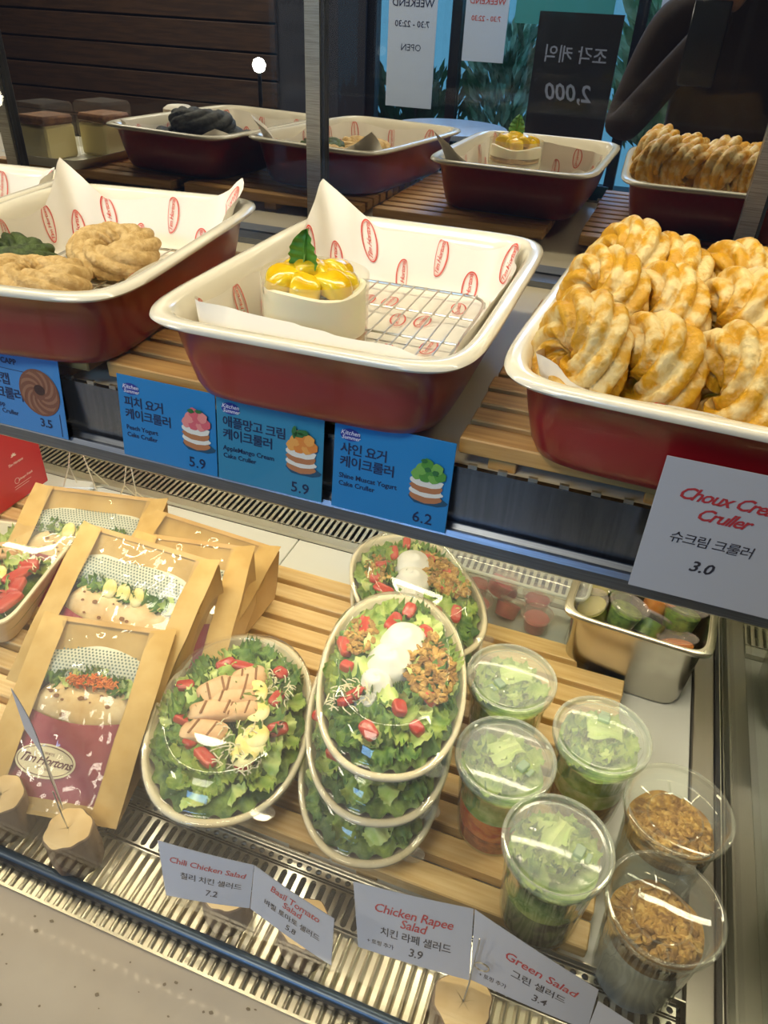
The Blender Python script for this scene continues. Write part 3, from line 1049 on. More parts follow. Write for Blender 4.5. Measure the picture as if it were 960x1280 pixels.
def layer(z0, z1, r0, wob, seed):
    def ring(z, rr_, f):
        return [((rr_ + wob * math.sin(7 * t + seed)) * math.cos(t), (rr_ + wob * math.sin(7 * t + seed)) * math.sin(t), z + f * .0022 * math.sin(4 * t + seed)) for t in [2 * PI * q / 48 for q in range(48)]]
    return MB().rings([ring(z0, r0 - .003, 0), ring(z0 + .002, r0, 0), ring(z1 - .003, r0, 1), ring(z1, r0 - .004, 1)], True, True)
layer(0, .010, rc - .0005, .0006, 1).build('sponge_layer', SPONGE, cake)
layer(.0095, .0265, rc, .0002, 2).build('cream_layer', CREAM, cake)
layer(.0262, .0355, rc - .0006, .0005, 3).build('sponge_layer', SPONGE, cake)
mb = MB()
mb.grid(56, 10, lambda u, v: ((rc - .0002 - .012 * max(0, v - .55) / .45) * math.cos(2 * PI * u), (rc - .0002 - .012 * max(0, v - .55) / .45) * math.sin(2 * PI * u), .0350 + .016 * min(1, v / .6) - .006 * max(0, v - .7) / .3 + .0022 * math.sin(2 * PI * u * 3 + 1) * min(1, v * 2)), closed_u=True)
mb.add([(0.028 * math.cos(2 * PI * q / 24), 0.028 * math.sin(2 * PI * q / 24), .0465) for q in range(24)], [tuple(range(24))])
mb.build('cream_top', CREAM, cake)
mb = MB()
mb.grid(40, 12, lambda u, v: ((rc + .0009) * math.cos(PI * (.98 + 1.02 * u)), (rc + .0009) * math.sin(PI * (.98 + 1.02 * u)), .014 + .004 * math.sin(u * 9) + (.029 - .004 * math.sin(u * 9)) * v + .002 * math.sin(u * 13) * v))
mb.build('cream_smear', CREAM, cake)
MB().lathe([(rc + .0022, .0), (rc + .0026, .060)], 56).build('clear_collar', clear('cake_collar_film', '#fdfdf6', 0.05, haze=0.16, hazecol='#f3efdd'), cake)


def chunk(sx, sy, sz, seed, bend=0.0):
    mb = MB()
    def fn(u, v):
        t, p = 2 * PI * u, PI * v
        c, q = math.cos(t), math.sin(t)
        e = .55
        x = math.copysign(abs(math.sin(p)) ** e * abs(c) ** e, c)
        y = math.copysign(abs(math.sin(p)) ** e * abs(q) ** e, q)
        z = math.copysign(abs(math.cos(p)) ** e, math.cos(p))
        w = 1 + 0.10 * nz(x + seed, y, z, 1.5)
        return (x * sx * w, y * sy * w, z * sz * w - bend * x * x)
    mb.grid(24, 13, fn, closed_u=True)
    return mb
mg_ = [(-.020, -.012, 8, 30, (.017, .012, .009)), (-.002, -.021, 5, 95, (.013, .011, .008)), (.018, -.015, 8, -35, (.016, .010, .008)), (.024, .004, 4, 20, (.013, .010, .008)),
       (.004, .004, 12, -50, (.020, .0085, .008)), (-.018, .010, 10, 10, (.014, .010, .009)), (.008, .022, 6, 60, (.013, .010, .008)), (-.004, -.004, 17, 20, (.013, .009, .007)), (.016, .012, 14, -20, (.013, .010, .007))]
for k, (x, y, z, rz, s_) in enumerate(mg_):
    o = chunk(*[q * 1.22 for q in s_], seed=k * 2.3, bend=.006).build('mango_piece', MANGO, cake)
    o.matrix_local = T(x * .93, y * .93, .0500 + z * .0008) @ RZ(rz) @ RX(12 if y < 0 else -8)
mb = MB()
def leaf(u, v):
    w = math.sin(PI * min(1, v * .97 + .03)) ** .75 * (1 - .25 * v) * .0105
    w *= 1 + .05 * math.sin(v * 46)
    x = (u - .5) * 2
    return (x * w, -.003 * x * x + .0018 * math.sin(6 * v) - .0009 * math.cos(v * 40) * abs(x) - .0012 * (1 - abs(x)) * (abs(x) < .12), v * .030)
mb.grid(15, 30, leaf)
o = mb.build('mint_leaf', MINT, cake)
o.matrix_local = T(-.009, -.010, .054) @ RZ(-14) @ RX(-8) @ RY(6) @ S(1.45)
mb = MB(); mb.tube([(0, -.0008, .001), (0, -.0005, .014), (0, -.0002, .026)], [.0006, .0005, .0002], 6)
o = mb.build('leaf_vein', mat('mint_vein', '#7ba44a', 0.5), cake)
o.matrix_local = T(-.009, -.0104, .054) @ RZ(-14) @ RX(-8) @ RY(6) @ S(1.45)

# cakes on a white tray beyond the frame (seen in the mirror)
t = thing('cake_tray', 'white rectangular tray under the cream cakes, seen in the mirror at the left', 'tray', (-1.055, 0.76, UP))
MB().rings([rr(.09, .075, 0, e=9), rr(.10, .085, .016, e=9), rr(.104, .089, .018, e=9), rr(.098, .083, .015, e=9), rr(.088, .073, .004, e=9)], True, True).build('tray_body', mat('white_melamine', '#ecebe4', 0.3), t)
for k, (x, y, lb) in enumerate(((-1.085, 0.79, 'tall square cream cake with pale crumb sides on the white tray'), (-1.02, 0.71, 'square cream cake with brown topping on the white tray, nearer the dark crullers'))):
    c = thing('cream_cake', lb, 'cake', (x, y, UP + .0045), R(8))
    MB().bbox(-.034, .034, -.034, .034, 0, .055, .004).build('cream_block', mat('yellow_cream', '#efe0a6', 0.5), c)
    MB().bbox(-.034, .034, -.034, .034, .0552, .070, .004).build('brown_topping', mat('cocoa_topping', '#6d3f22', 0.7, col2='#8a5a30', scale=60, bump=.4), c)
    MB().lathe([(.05, 0), (.05, .085), (.046, .09)], 4, cap1=True, M=RZ(45)).build('clear_wrap', FILM, c, smooth=False)
c = thing('cream_jar', 'small jar of brown pudding with a pale paper top behind the dark crullers', 'dessert', (-0.975, 0.53, UP), 0)
MB().lathe([(.026, 0), (.029, .004), (.029, .05), (.026, .054)], 28, cap0=True, cap1=True).build('pudding', mat('brown_pudding', '#59351f', .4), c)
MB().lathe([(.0305, .046), (.032, .052), (.031, .068), (.022, .074)], 28, cap0=True, cap1=True).build('paper_top', PAPER, c)

# ------------------------------------------------------------------ price cards on the upper rail
def card_thing(name, label, cat, x0, x1, z0, z1, y, m, lean=6):
    o = thing(name, label, cat, (x0, y, z0))
    o.rotation_euler = (R(-lean), 0, 0)
    MB().bbox(0, x1 - x0, 0, .0008, 0, z1 - z0, .0002).build('card_sheet', m, o, smooth=False)
    return o

CF = lambda x, z: (x, -.0004, z)
ORB = mat('logo_blue_oval', '#27348f', 0.5)
LOGOW = mat('logo_white', '#e4e2ee', 0.5)


def cake_print(o, cx, cz, s, top, topm2, garnish):
    """flat printed picture of a layered cake on a card"""
    def pr(nm, geo, m, d=.0):
        mb = MB(); put(mb, geo, lambda x, z: (x, -.0005 - d, z)); return mb.build(nm, m, o, smooth=False)
    W = mat('printed_cream', '#e5e0d4', .6); B_ = mat('printed_sponge', '#b5754a', .6); D = mat('printed_shadow', '#1c4a66', .6)
    pr('printed_picture', blob2d(cx + s * .12, cz - s * 1.0, s * .95, s * .34, 1), D)
    for q, (dz, mm, h, w) in enumerate(((-.88, B_, .34, .80), (-.62, W, .28, .84), (-.36, B_, .32, .82), (-.08, W, .30, .84))):
        pr('printed_picture', blob2d(cx, cz + dz * s, s * w, s * h, q + 3, 20, .05), mm, .0001 * (q + 1))
    k = 0
    for dx, dz in ((-.5, .25), (-.1, .18), (.35, .2), (.62, .35), (-.3, .55), (.15, .6), (.45, .68), (-.05, .85)):
        pr('printed_picture', blob2d(cx + dx * s, cz + dz * s, s * .3, s * .3, k + 20, 14, .08), top if k % 2 else topm2, .0006 + .0001 * k)
        k += 1
    for dx, dz, w, h in garnish:
        pr('printed_picture', blob2d(cx + dx * s, cz + dz * s, s * w, s * h, k, 12, .15), mat('printed_leaf', '#2e6a34', .6), .0016)
        k += 1


def blue_card(label, x0, x1, z0, z1, m, ko, en, price, top, top2, garnish, y=.4655):
    o = card_thing('price_card', label, 'price card', x0, x1, z0, z1, y, m)
    w, h = x1 - x0, z1 - z0
    mb = MB(); put(mb, oval2d(.0085, .0052), CF, .0135, h - .0115); mb.build('logo_oval', ORB, o, smooth=False)
    mb = MB()
    put(mb, text2d('Kitchen', .0052, .3, .01, align='CENTER'), lambda x, z: (x, -.0006, z), .0135, h - .0114)
    put(mb, text2d('Summer', .0046, .3, .01, align='CENTER'), lambda x, z: (x, -.0006, z), .0142, h - .0152)
    mb.build('logo_lettering', LOGOW, o, smooth=False)
    mb, en_mb = MB(), MB()
    for q, s in enumerate(ko):
        put(mb, text2d(s, .0108, 0, .018, .90), CF, .0055, h - .0275 - q * .0115)
    for q, s in enumerate(en):
        put(en_mb, text2d(s, .0061, 0, .016, .98), CF, .0055, h - .0500 - q * .0070)
    en_mb.build('english_lettering', NAVYINK, o, smooth=False)
    mb.build('korean_lettering', NAVYINK, o, smooth=False)
    mb = MB()
    put(mb, text2d(price, .0135, 0, .012, 1.05), CF, w - .0285, .0045)
    mb.build('price_lettering', NAVYINK, o, smooth=False)
    cake_print(o, w - .0195, h * .55, .0165, top, top2, garnish)
    return o

PK, PK2 = mat('printed_peach', '#d8606a', .6), mat('printed_peach_light', '#e58a84', .6)
OR, OR2 = mat('printed_mango', '#df8433', .6), mat('printed_mango_light', '#e9a04a', .6)
GR, GR2 = mat('printed_grape', '#4f8f35', .6), mat('printed_grape_light', '#74ab4a', .6)
blue_card('blue card reading Peach Yogurt Cake Cruller, 5.9, left of the twin pair', -.408, -.3115, .369, .4455, BLUECARD, ['피치 요거', '케이크룰러'], ['Peach Yogurt', 'Cake Cruller'], '5.9', PK, PK2, ((-.2, .95, .2, .12), (.25, 1.0, .2, .1)))
blue_card('blue-green card reading AppleMango Cream Cake Cruller, 5.9', -.3105, -.2125, .369, .4475, TEALCARD, ['애플망고 크림', '케이크룰러'], ['AppleMango Cream', 'Cake Cruller'], '5.9', OR, OR2, ((-.35, 1.0, .14, .32), (.1, 1.05, .32, .16), (-.1, .9, .3, .14)))
blue_card('blue card reading Shine Muscat Yogurt Cake Cruller, 6.2', -.2035, -.1045, .369, .4475, BLUECARD, ['샤인 요거', '케이크룰러'], ['Shine Muscat Yogurt', 'Cake Cruller'], '6.2', GR, GR2, ((0, .6, .16, .12), (-.2, 1.0, .16, .12), (.4, .5, .16, .14)))
# left card, cut by the frame
o = card_thing('price_card', 'pale blue card with a brown twisted cruller picture and 3.5, at the left edge', 'price card', -.605, -.4695, .369, .4455, .4655, mat('pale_blue_price_card', '#4787c4', 0.35, coat=0.3))
w, h = .1355, .0765
mb = MB()
put(mb, text2d('ICED CAPP', .0075, 0, .03, 1.0), CF, .052, h - .013)
put(mb, rect2d(.0, 0, .105, .0006), CF, .005, h - .0185)
put(mb, text2d('아이스캡', .0125, 0, .018, .9), CF, .034, h - .033)
put(mb, text2d('크룰러', .0125, 0, .02, .9), CF, .058, h - .047)
put(mb, text2d('Iced Capp', .0066, 0, .012), CF, .04, h - .0565)
put(mb, text2d('Cruller', .0066, 0, .012), CF, .062, h - .0635)
put(mb, text2d('3.5', .0115, 0, .02), CF, w - .030, .008)
put(mb, rect2d(w - .0065, .002, w - .0058, .024), CF)
mb.build('card_lettering', NAVYINK, o, smooth=False)
PB, PB2 = mat('printed_cruller', '#7a4a34', .6), mat('printed_cruller_light', '#94654a', .6)
mb = MB(); put(mb, oval2d(.0225, .0225), lambda x, z: (x, -.0005, z), w - .0255, h * .54); mb.build('printed_picture', PB, o, smooth=False)
mb = MB()
for k in range(9):
    a0 = k * 2 * PI / 9
    def fn(x, z, a0=a0):
        rad = .007 + .0135 * x
        t = a0 + 1.25 * x + z * .16
        return (w - .0255 + rad * math.cos(t), -.0007, h * .54 + rad * math.sin(t))
    mb.grid(8, 2, lambda u, v: fn(u, v * 2))
mb.build('printed_picture', PB2, o, smooth=False)
mb = MB(); put(mb, oval2d(.006, .005), lambda x, z: (x, -.0009, z), w - .0245, h * .58); mb.build('printed_picture', mat('printed_dark', '#3c2018', .6), o, smooth=False)
# white handwritten card at the right
o = card_thing('price_card', 'large white handwritten card reading Choux Cream Cruller, 3.0', 'price card', .0385, .149, .379, .487, .446, GREYCARD, 0)
h = .108
mb = MB()
put(mb, text2d('Choux Cream', .0130, .45, .018, .88, 'CENTER'), CF, .0465, .0800)
put(mb, text2d('Cruller', .0130, .45, .018, .88, 'CENTER'), CF, .0440, .0665)
mb.build('red_lettering', REDINK, o, smooth=False)
mb = MB()
put(mb, text2d('슈크림 크룰러', .0100, .1, .004, .86, 'CENTER'), CF, .0430, .0460)
put(mb, text2d('3.0', .0125, .25, .02, 1.0, 'CENTER'), CF, .0420, .0250)
mb.build('black_lettering', INK, o, smooth=False)

# ------------------------------------------------------------------ salad ingredients (shared meshes)
def leaf_mesh(name, m, seed, frill=1.0):
    r = random.Random(seed)
    ph = [r.random() * 6 for _ in range(5)]
    def fn(u, v):
        a = (u - .5) * 2
        w = (.35 + .65 * math.sin(PI * min(1, v * .9 + .08))) * .020
        edge = abs(a) ** 2 + max(0, v - .7) * 2
        z = .004 * math.sin(v * 9 + ph[0]) + .0045 * frill * edge * math.sin(a * 3 + v * 26 + ph[1]) + .003 * frill * edge * math.sin(v * 47 + a * 7 + ph[2])
        z += .010 * a * a * math.sin(v * 2.2 + ph[3])
        return (a * w * (1 + .12 * frill * math.sin(v * 31 + ph[4])), (v - .5) * .045 * (1 + .05 * math.sin(a * 11 + ph[2])), z)
    mb = MB()
    mb.grid(13, 18, fn)
    me = mb.mesh(name, m)
    me.polygons.foreach_set('use_smooth', [True] * len(me.polygons))
    return me


def mesh_of(mb, name, m, smooth=True):
    me = mb.mesh(name, m)
    bm = bmesh.new(); bm.from_mesh(me); bmesh.ops.recalc_face_normals(bm, faces=bm.faces); bm.to_mesh(me); bm.free()
    if smooth:
        me.polygons.foreach_set('use_smooth', [True] * len(me.polygons))
        me.set_sharp_from_angle(angle=R(50))
    return me

LEAVES = [leaf_mesh('lettuce_leaf', LETT, 1), leaf_mesh('lettuce_leaf', LETT, 2, 1.4), leaf_mesh('lettuce_leaf', LETD, 3, 1.8), leaf_mesh('lettuce_leaf', LETD, 4, 2.0), leaf_mesh('lettuce_leaf', LETW, 5, .5)]
TOMS = [mesh_of(chunk(.0085, .0065, .005, 1.1), 'tomato_piece', TOM), mesh_of(chunk(.011, .006, .0045, 4.1), 'tomato_piece', TOM), mesh_of(chunk(.007, .007, .0055, 7.7), 'tomato_piece', TOM)]


def slab(lx, ly, lz, seed):
    return chunk(lx, ly, lz, seed, bend=lx * .12)
CHK = []
for q, (a_, b_) in enumerate(((.020, .0115), (.023, .0095), (.016, .011))):
    CHK.append((mesh_of(slab(a_, b_, .0048, q * 3.3), 'chicken_slice', CHICK), a_, b_))
EGG = mesh_of(MB().lathe([(.001, .003), (.008, .0036), (.012, .003), (.0135, .001), (.012, -.001), (.001, -.0015)], 20, 1.0, 1.25), 'egg_slice', BANANA)


def shreds(n, rx, ry, z, seed, m, nm, parent, cx=0, cy=0, rad=.0007, ln=.012, zf=None):
    r = random.Random(seed)
    mb = MB()
    for i in range(n):
        a, e = r.random() * 2 * PI, r.random() ** .5
        x, y = cx + rx * e * math.cos(a), cy + ry * e * math.sin(a)
        zz = (zf(x, y) if zf else z) + r.uniform(0, .003)
        d = r.random() * PI
        p = []
        L = ln * r.uniform(.6, 1.2)
        k = r.uniform(-.9, .9)
        for q in range(4):
            t = q / 3 - .5
            p.append((x + L * t * math.cos(d + k * t), y + L * t * math.sin(d + k * t), zz + .002 * math.cos(t * 4) + r.uniform(-.0006, .0006)))
        mb.tube(p, rad, 4)
    o = mb.build(nm, m, parent)
    o['kind'] = 'stuff'
    return o


def flakes(n, rx, ry, seed, parent, cx=0, cy=0, zf=lambda x, y: 0, s=.0036, nm='granola', rot=0.0):
    r = random.Random(seed)
    mb = MB()
    for i in range(n):
        a, e = r.random() * 2 * PI, r.random() ** .55
        x0, y0 = rx * e * math.cos(a), ry * e * math.sin(a)
        x, y = cx + x0 * math.cos(rot) - y0 * math.sin(rot), cy + x0 * math.sin(rot) + y0 * math.cos(rot)
        k = s * r.uniform(.6, 1.25)
        mb.cur = r.choice((0, 0, 1))
        M = T(x, y, zf(x, y) + r.uniform(0, .003)) @ RZ(r.uniform(0, 360)) @ RX(r.uniform(-50, 50)) @ RY(r.uniform(-40, 40))
        mb.lathe([(k * .25, -k * .18), (k * .85, -k * .14), (k, 0), (k * .8, k * .22), (k * .2, k * .30)], 7, 1.0, .72, True, True, M=M)
    o = mb.build(nm, [GRAN, GRANL], parent)
    o['kind'] = 'stuff'
    return o

BA, BB = .122, .0775      # half length, half width of the oval bowls


def salad_bowl(label, cx, cy, zr, rot, seed, kind, a=BA, b=BB, group='oval salad bowls', nleaf=46, ntom=12):
    """oval pulp bowl, rim at height zr, with a clear domed lid"""
    r = random.Random(seed)
    hb = .036
    o = thing('salad_bowl', label, 'salad', (cx, cy, zr - hb), R(rot), group)
    k = b / a
    e = 2.25
    MB().lathe([(a * .70, 0), (a * .74, .002), (a * .93, hb - .004), (a * .975, hb - .003), (a, hb - .001), (a * 1.0, hb + .0015), (a * .985, hb + .0028), (a * .955, hb + .0028), (a * .935, hb + .0005), (a * .92, hb - .004), (a * .72, .004)], 72, k, 1, True, True, exp=e).build('pulp_bowl', PULP, o, angle=60)
    dome = lambda x, y: .030 * max(0.0, 1 - ((x / b) ** 2 + (y / a) ** 2)) ** .6
    # clear lid with a seat ring, sloped wall and softly domed top
    MB().lathe([(a * 1.012, hb - .003), (a * 1.012, hb + .004), (a * .985, hb + .0048), (a * .955, hb + .0045), (a * .925, hb + .009), (a * .85, hb + .022), (a * .74, hb + .0315), (a * .70, hb + .0325), (a * .68, hb + .0318), (a * .45, hb + .0345), (a * .2, hb + .0358), (a * .01, hb + .036)], 72, k, 1, exp=e).build('clear_lid', LID, o, angle=80)
    MB().tube([(b * .715 * sup(2 * PI * q / 72, e)[0], a * .715 * sup(2 * PI * q / 72, e)[1], hb + .0326) for q in range(72)], .0007, 5, True).build('highlight_ring', LID, o)  # thin ring added on the plateau edge to draw a highlight curve
    # lift tab on the lid
    MB().rings([[(b * .6 + .012 * math.cos(t), -a * .87 + .008 * math.sin(t), hb + zz) for t in [2 * PI * q / 12 for q in range(12)]] for zz in (.001, .003)], True, True).build('lift_tab', LID, o)
    zf = lambda x, y: hb - .006 + .020 * max(0, 1 - ((x / b) ** 2 + (y / a) ** 2)) ** .7
    # bed of leaves
    bed = MB()
    def bedf(u, v):
        t = 2 * PI * u
        q = .02 + .88 * v
        sx, sy = sup(t, e)
        w = 1 + .035 * math.sin(t * 23 + seed) * v
        z = hb + .008 - .015 * q * q + .0042 * nz(sx * q * 5.5 + seed, sy * q * 8, 1) + .0030 * nz(sx * q * 16, sy * q * 24 + seed, 3) + .0016 * math.sin(t * 31 + q * 25)
        return (b * q * sx * w, a * q * sy * w, z)
    bed.grid(150, 34, bedf, closed_u=True)
    bo = bed.build('leaf_bed', LETM, o, angle=70)
    for i in range(nleaf):
        t = 2 * PI * i * .381966 * 1.0
        e_ = (.20 + .635 * ((i + .5) / nleaf) ** .5)
        x, y = b * e_ * math.cos(t), a * e_ * math.sin(t)
        l = link('lettuce_leaf', r.choice(LEAVES), o)
        tang = math.degrees(math.atan2(a * math.cos(t), -b * math.sin(t))) - 90
        far = e_ > .60
        l.matrix_local = T(x, y, zf(x, y) + (-.001 if far else .002)) @ RZ(tang + r.uniform(-22, 22) if far else r.uniform(0, 360)) @ RX(r.uniform(-15, 15)) @ RY(r.uniform(-18, 18)) @ S(r.uniform(.50, .66) if far else r.uniform(.62, .85))
    for i in range(ntom):
        t = 2 * PI * (i + r.random() * .6) / ntom
        e_ = r.uniform(.45, .74)
        x, y = b * e_ * math.cos(t), a * e_ * math.sin(t)
        l = link('tomato_piece', r.choice(TOMS), o)
        l.matrix_local = T(x, y, zf(x, y) + .006) @ RZ(r.uniform(0, 360)) @ RX(r.uniform(-30, 30)) @ S(r.uniform(.9, 1.6), r.uniform(.8, 1.3), .9)
    if kind == 'chicken':
        for i, (x, y, rz, q, sc) in enumerate(((.004, .030, 15, 0, 1.0), (-.018, .022, 35, 2, 1.1), (.002, .012, 10, 1, 1.0), (-.012, -.006, 6, 1, 1.1), (.012, -.004, 8, 0, .9), (-.020, -.032, -6, 0, 1.0), (.014, .044, 20, 2, 1.0))):
            me, a_, b_ = CHK[q]
            l = link('chicken_slice', me, o)
            l.matrix_local = T(x, y, zf(x, y) + .0075) @ RZ(rz) @ RX(r.uniform(-10, 10)) @ S(sc * 1.22)
            for s_ in (-.45, .35):
                MB().bbox(-.0009, .0009, -b_ * .72, b_ * .72, .0040, .0052, .0003).build('grill_mark', GRILL, l, smooth=False).matrix_local = T(s_ * a_, 0, 0) @ RZ(-14)
        for x, y, rz in ((.024, .020, 0), (.030, -.004, 20), (.034, -.034, 10), (.026, -.056, -10), (.030, -.045, 60)):
            l = link('egg_slice', EGG, o)
            l.matrix_local = T(x, y, zf(x, y) + .0085) @ RZ(rz) @ RX(r.uniform(-8, 8))
        shreds(70, .03, .035, 0, seed, CHEESE, 'shredded_cheese', o, .018, -.045, zf=lambda x, y: zf(x, y) + .008)
        shreds(40, .018, .03, 0, seed + 1, CHEESE, 'shredded_cheese', o, .045, .03, zf=lambda x, y: zf(x, y) + .007)
    if kind == 'yogurt':
        yb = MB()
        for x, y, s_ in ((.008, .036, .027), (-.004, .006, .026), (-.016, -.022, .019), (-.024, -.040, .013)):
            yb.grid(28, 12, lambda u, v, x=x, y=y, s_=s_: (x + s_ * math.sin(PI * v * .55) * math.cos(2 * PI * u) * (1 + .07 * math.sin(4 * PI * u + s_ * 900)), y + s_ * .95 * math.sin(PI * v * .55) * math.sin(2 * PI * u), hb + .006 + .020 * (s_ / .022) * math.cos(PI * v * .55) + .0012 * math.sin(v * 14 + u * 6)), closed_u=True)
        yb.build('yogurt_dollop', YOG, o)
        shreds(34, .02, .02, 0, seed, CHEESE, 'shredded_cheese', o, -.04, -.045, zf=lambda x, y: zf(x, y) + .008)
        flakes(330, .026, .050, seed, o, .034, .004, zf=lambda x, y: hb + .018 - 2.5 * ((x - .034) ** 2 + (y * .5) ** 2), s=.0044, rot=.25)
        flakes(110, .017, .028, seed + 3, o, -.038, .038, zf=lambda x, y: zf(x, y) + .006, s=.0035)
    return o

salad_bowl('oval salad bowl with grilled chicken slices and egg, beside the paper bags', -0.311, 0.442, .072, 18.7, 21, 'chicken', .126, .087, nleaf=54, ntom=10)
salad_bowl('bottom salad bowl of the stack of three, mostly hidden', -0.154, 0.459, .066, 17, 31, 'plain', .1205, .0745, nleaf=34)
salad_bowl('middle salad bowl of the stack of three, its cream rim showing', -0.153, 0.474, .110, 20, 32, 'plain', .1205, .0745, nleaf=34)
salad_bowl('top salad bowl of the stack of three, white yogurt and granola under its clear dome', -0.148, 0.494, .156, 15.3, 33, 'yogurt', .123, .0745)
salad_bowl('oval salad bowl with yogurt and granola standing behind the stack of three', -0.184, 0.690, .098, 38.9, 34, 'yogurt', .122, .078)
s2 = salad_bowl('lower salad bowl under the rear yogurt salad, only its rim and side showing', -0.184, 0.692, .054, 37, 35, 'plain', .122, .078, nleaf=8, ntom=3)

# ------------------------------------------------------------------ square salad tray at the left
t = thing('salad_tray', 'rectangular pulp tray of salad under a clear lid, cut by the left edge', 'salad', (-0.729, 0.530, .032), R(13))
a, b, h = .100, .088, .050
def rq(a, b, z, e=8):
    return rr(a, b, z, 64, e)
MB().rings([rq(a * .78, b * .78, 0), rq(a * .82, b * .80, .002), rq(a * .95, b * .95, h - .004), rq(a * .98, b * .98, h - .003), rq(a, b, h), rq(a * .995, b * .995, h + .002), rq(a * .95, b * .945, h + .002), rq(a * .93, b * .925, h - .004), rq(a * .80, b * .78, .006)], True, True).build('pulp_tray', PULP, t)
MB().rings([rq(a * 1.01, b * 1.01, h - .002), rq(a * 1.01, b * 1.01, h + .004), rq(a * .96, b * .96, h + .005), rq(a * .93, b * .93, h + .010), rq(a * .9, b * .9, h + .0105)], cap1=True).build('clear_lid', LID, t)
r = random.Random(44)
MB().rings([rq(a * .88, b * .88, h - .026), rq(a * .5, b * .5, h - .018), rq(a * .05, b * .05, h - .016)], cap1=True).build('leaf_bed', LETD, t)
for i in range(24):
    x, y = r.uniform(-.066, .068), r.uniform(-.075, .08)
    l = link('lettuce_leaf', r.choice(LEAVES), t)
    l.matrix_local = T(x, y, h - .014) @ RZ(r.uniform(0, 360)) @ RX(r.uniform(-25, 25)) @ S(1.0)
for x, y, rz in ((.05, .02, 20), (.045, .0, 60), (.055, -.02, 100), (.02, -.03, 30), (.035, -.045, 20), (.06, -.05, 70), (.0, -.06, 50)):
    l = link('tomato_piece', r.choice(TOMS), t)
    l.matrix_local = T(x, y, h - .006) @ RZ(rz) @ S(1.9, 1.5, 1.2)
for x, y, rz in ((-.01, .04, 20), (-.02, .0, 10)):
    l = link('chicken_slice', CHK[0][0], t)
    l.matrix_local = T(x, y, h - .005) @ RZ(rz) @ S(1.6, 1.5, 1.1)
for x, y in ((.02, -.008), (.005, -.025), (-.012, -.02)):
    l = link('egg_slice', EGG, t)
    l.matrix_local = T(x, y, h - .003) @ RX(8)
shreds(26, .03, .03, h - .003, 4, CHEESE, 'shredded_cheese', t, .04, .03)

# ------------------------------------------------------------------ window-front sandwich bags
BREAD = mat('flatbread', '#ead2a4', 0.7, col2='#d3ab70', scale=42, detail=6, lo=.4, hi=.75, bump=.5, bscale=60)
CHAR = mat('bread_char', '#8a5f3a', 0.8)
MAROON = mat('maroon_sleeve', '#9a3a4c', 0.5)
DOTP = mat('dotted_paper', '#dcdccb', 0.6)
DOTI = mat('dotted_paper_ink', '#6d8079', 0.7)
LOGOC = mat('logo_cream', '#e8d9b0', 0.6)


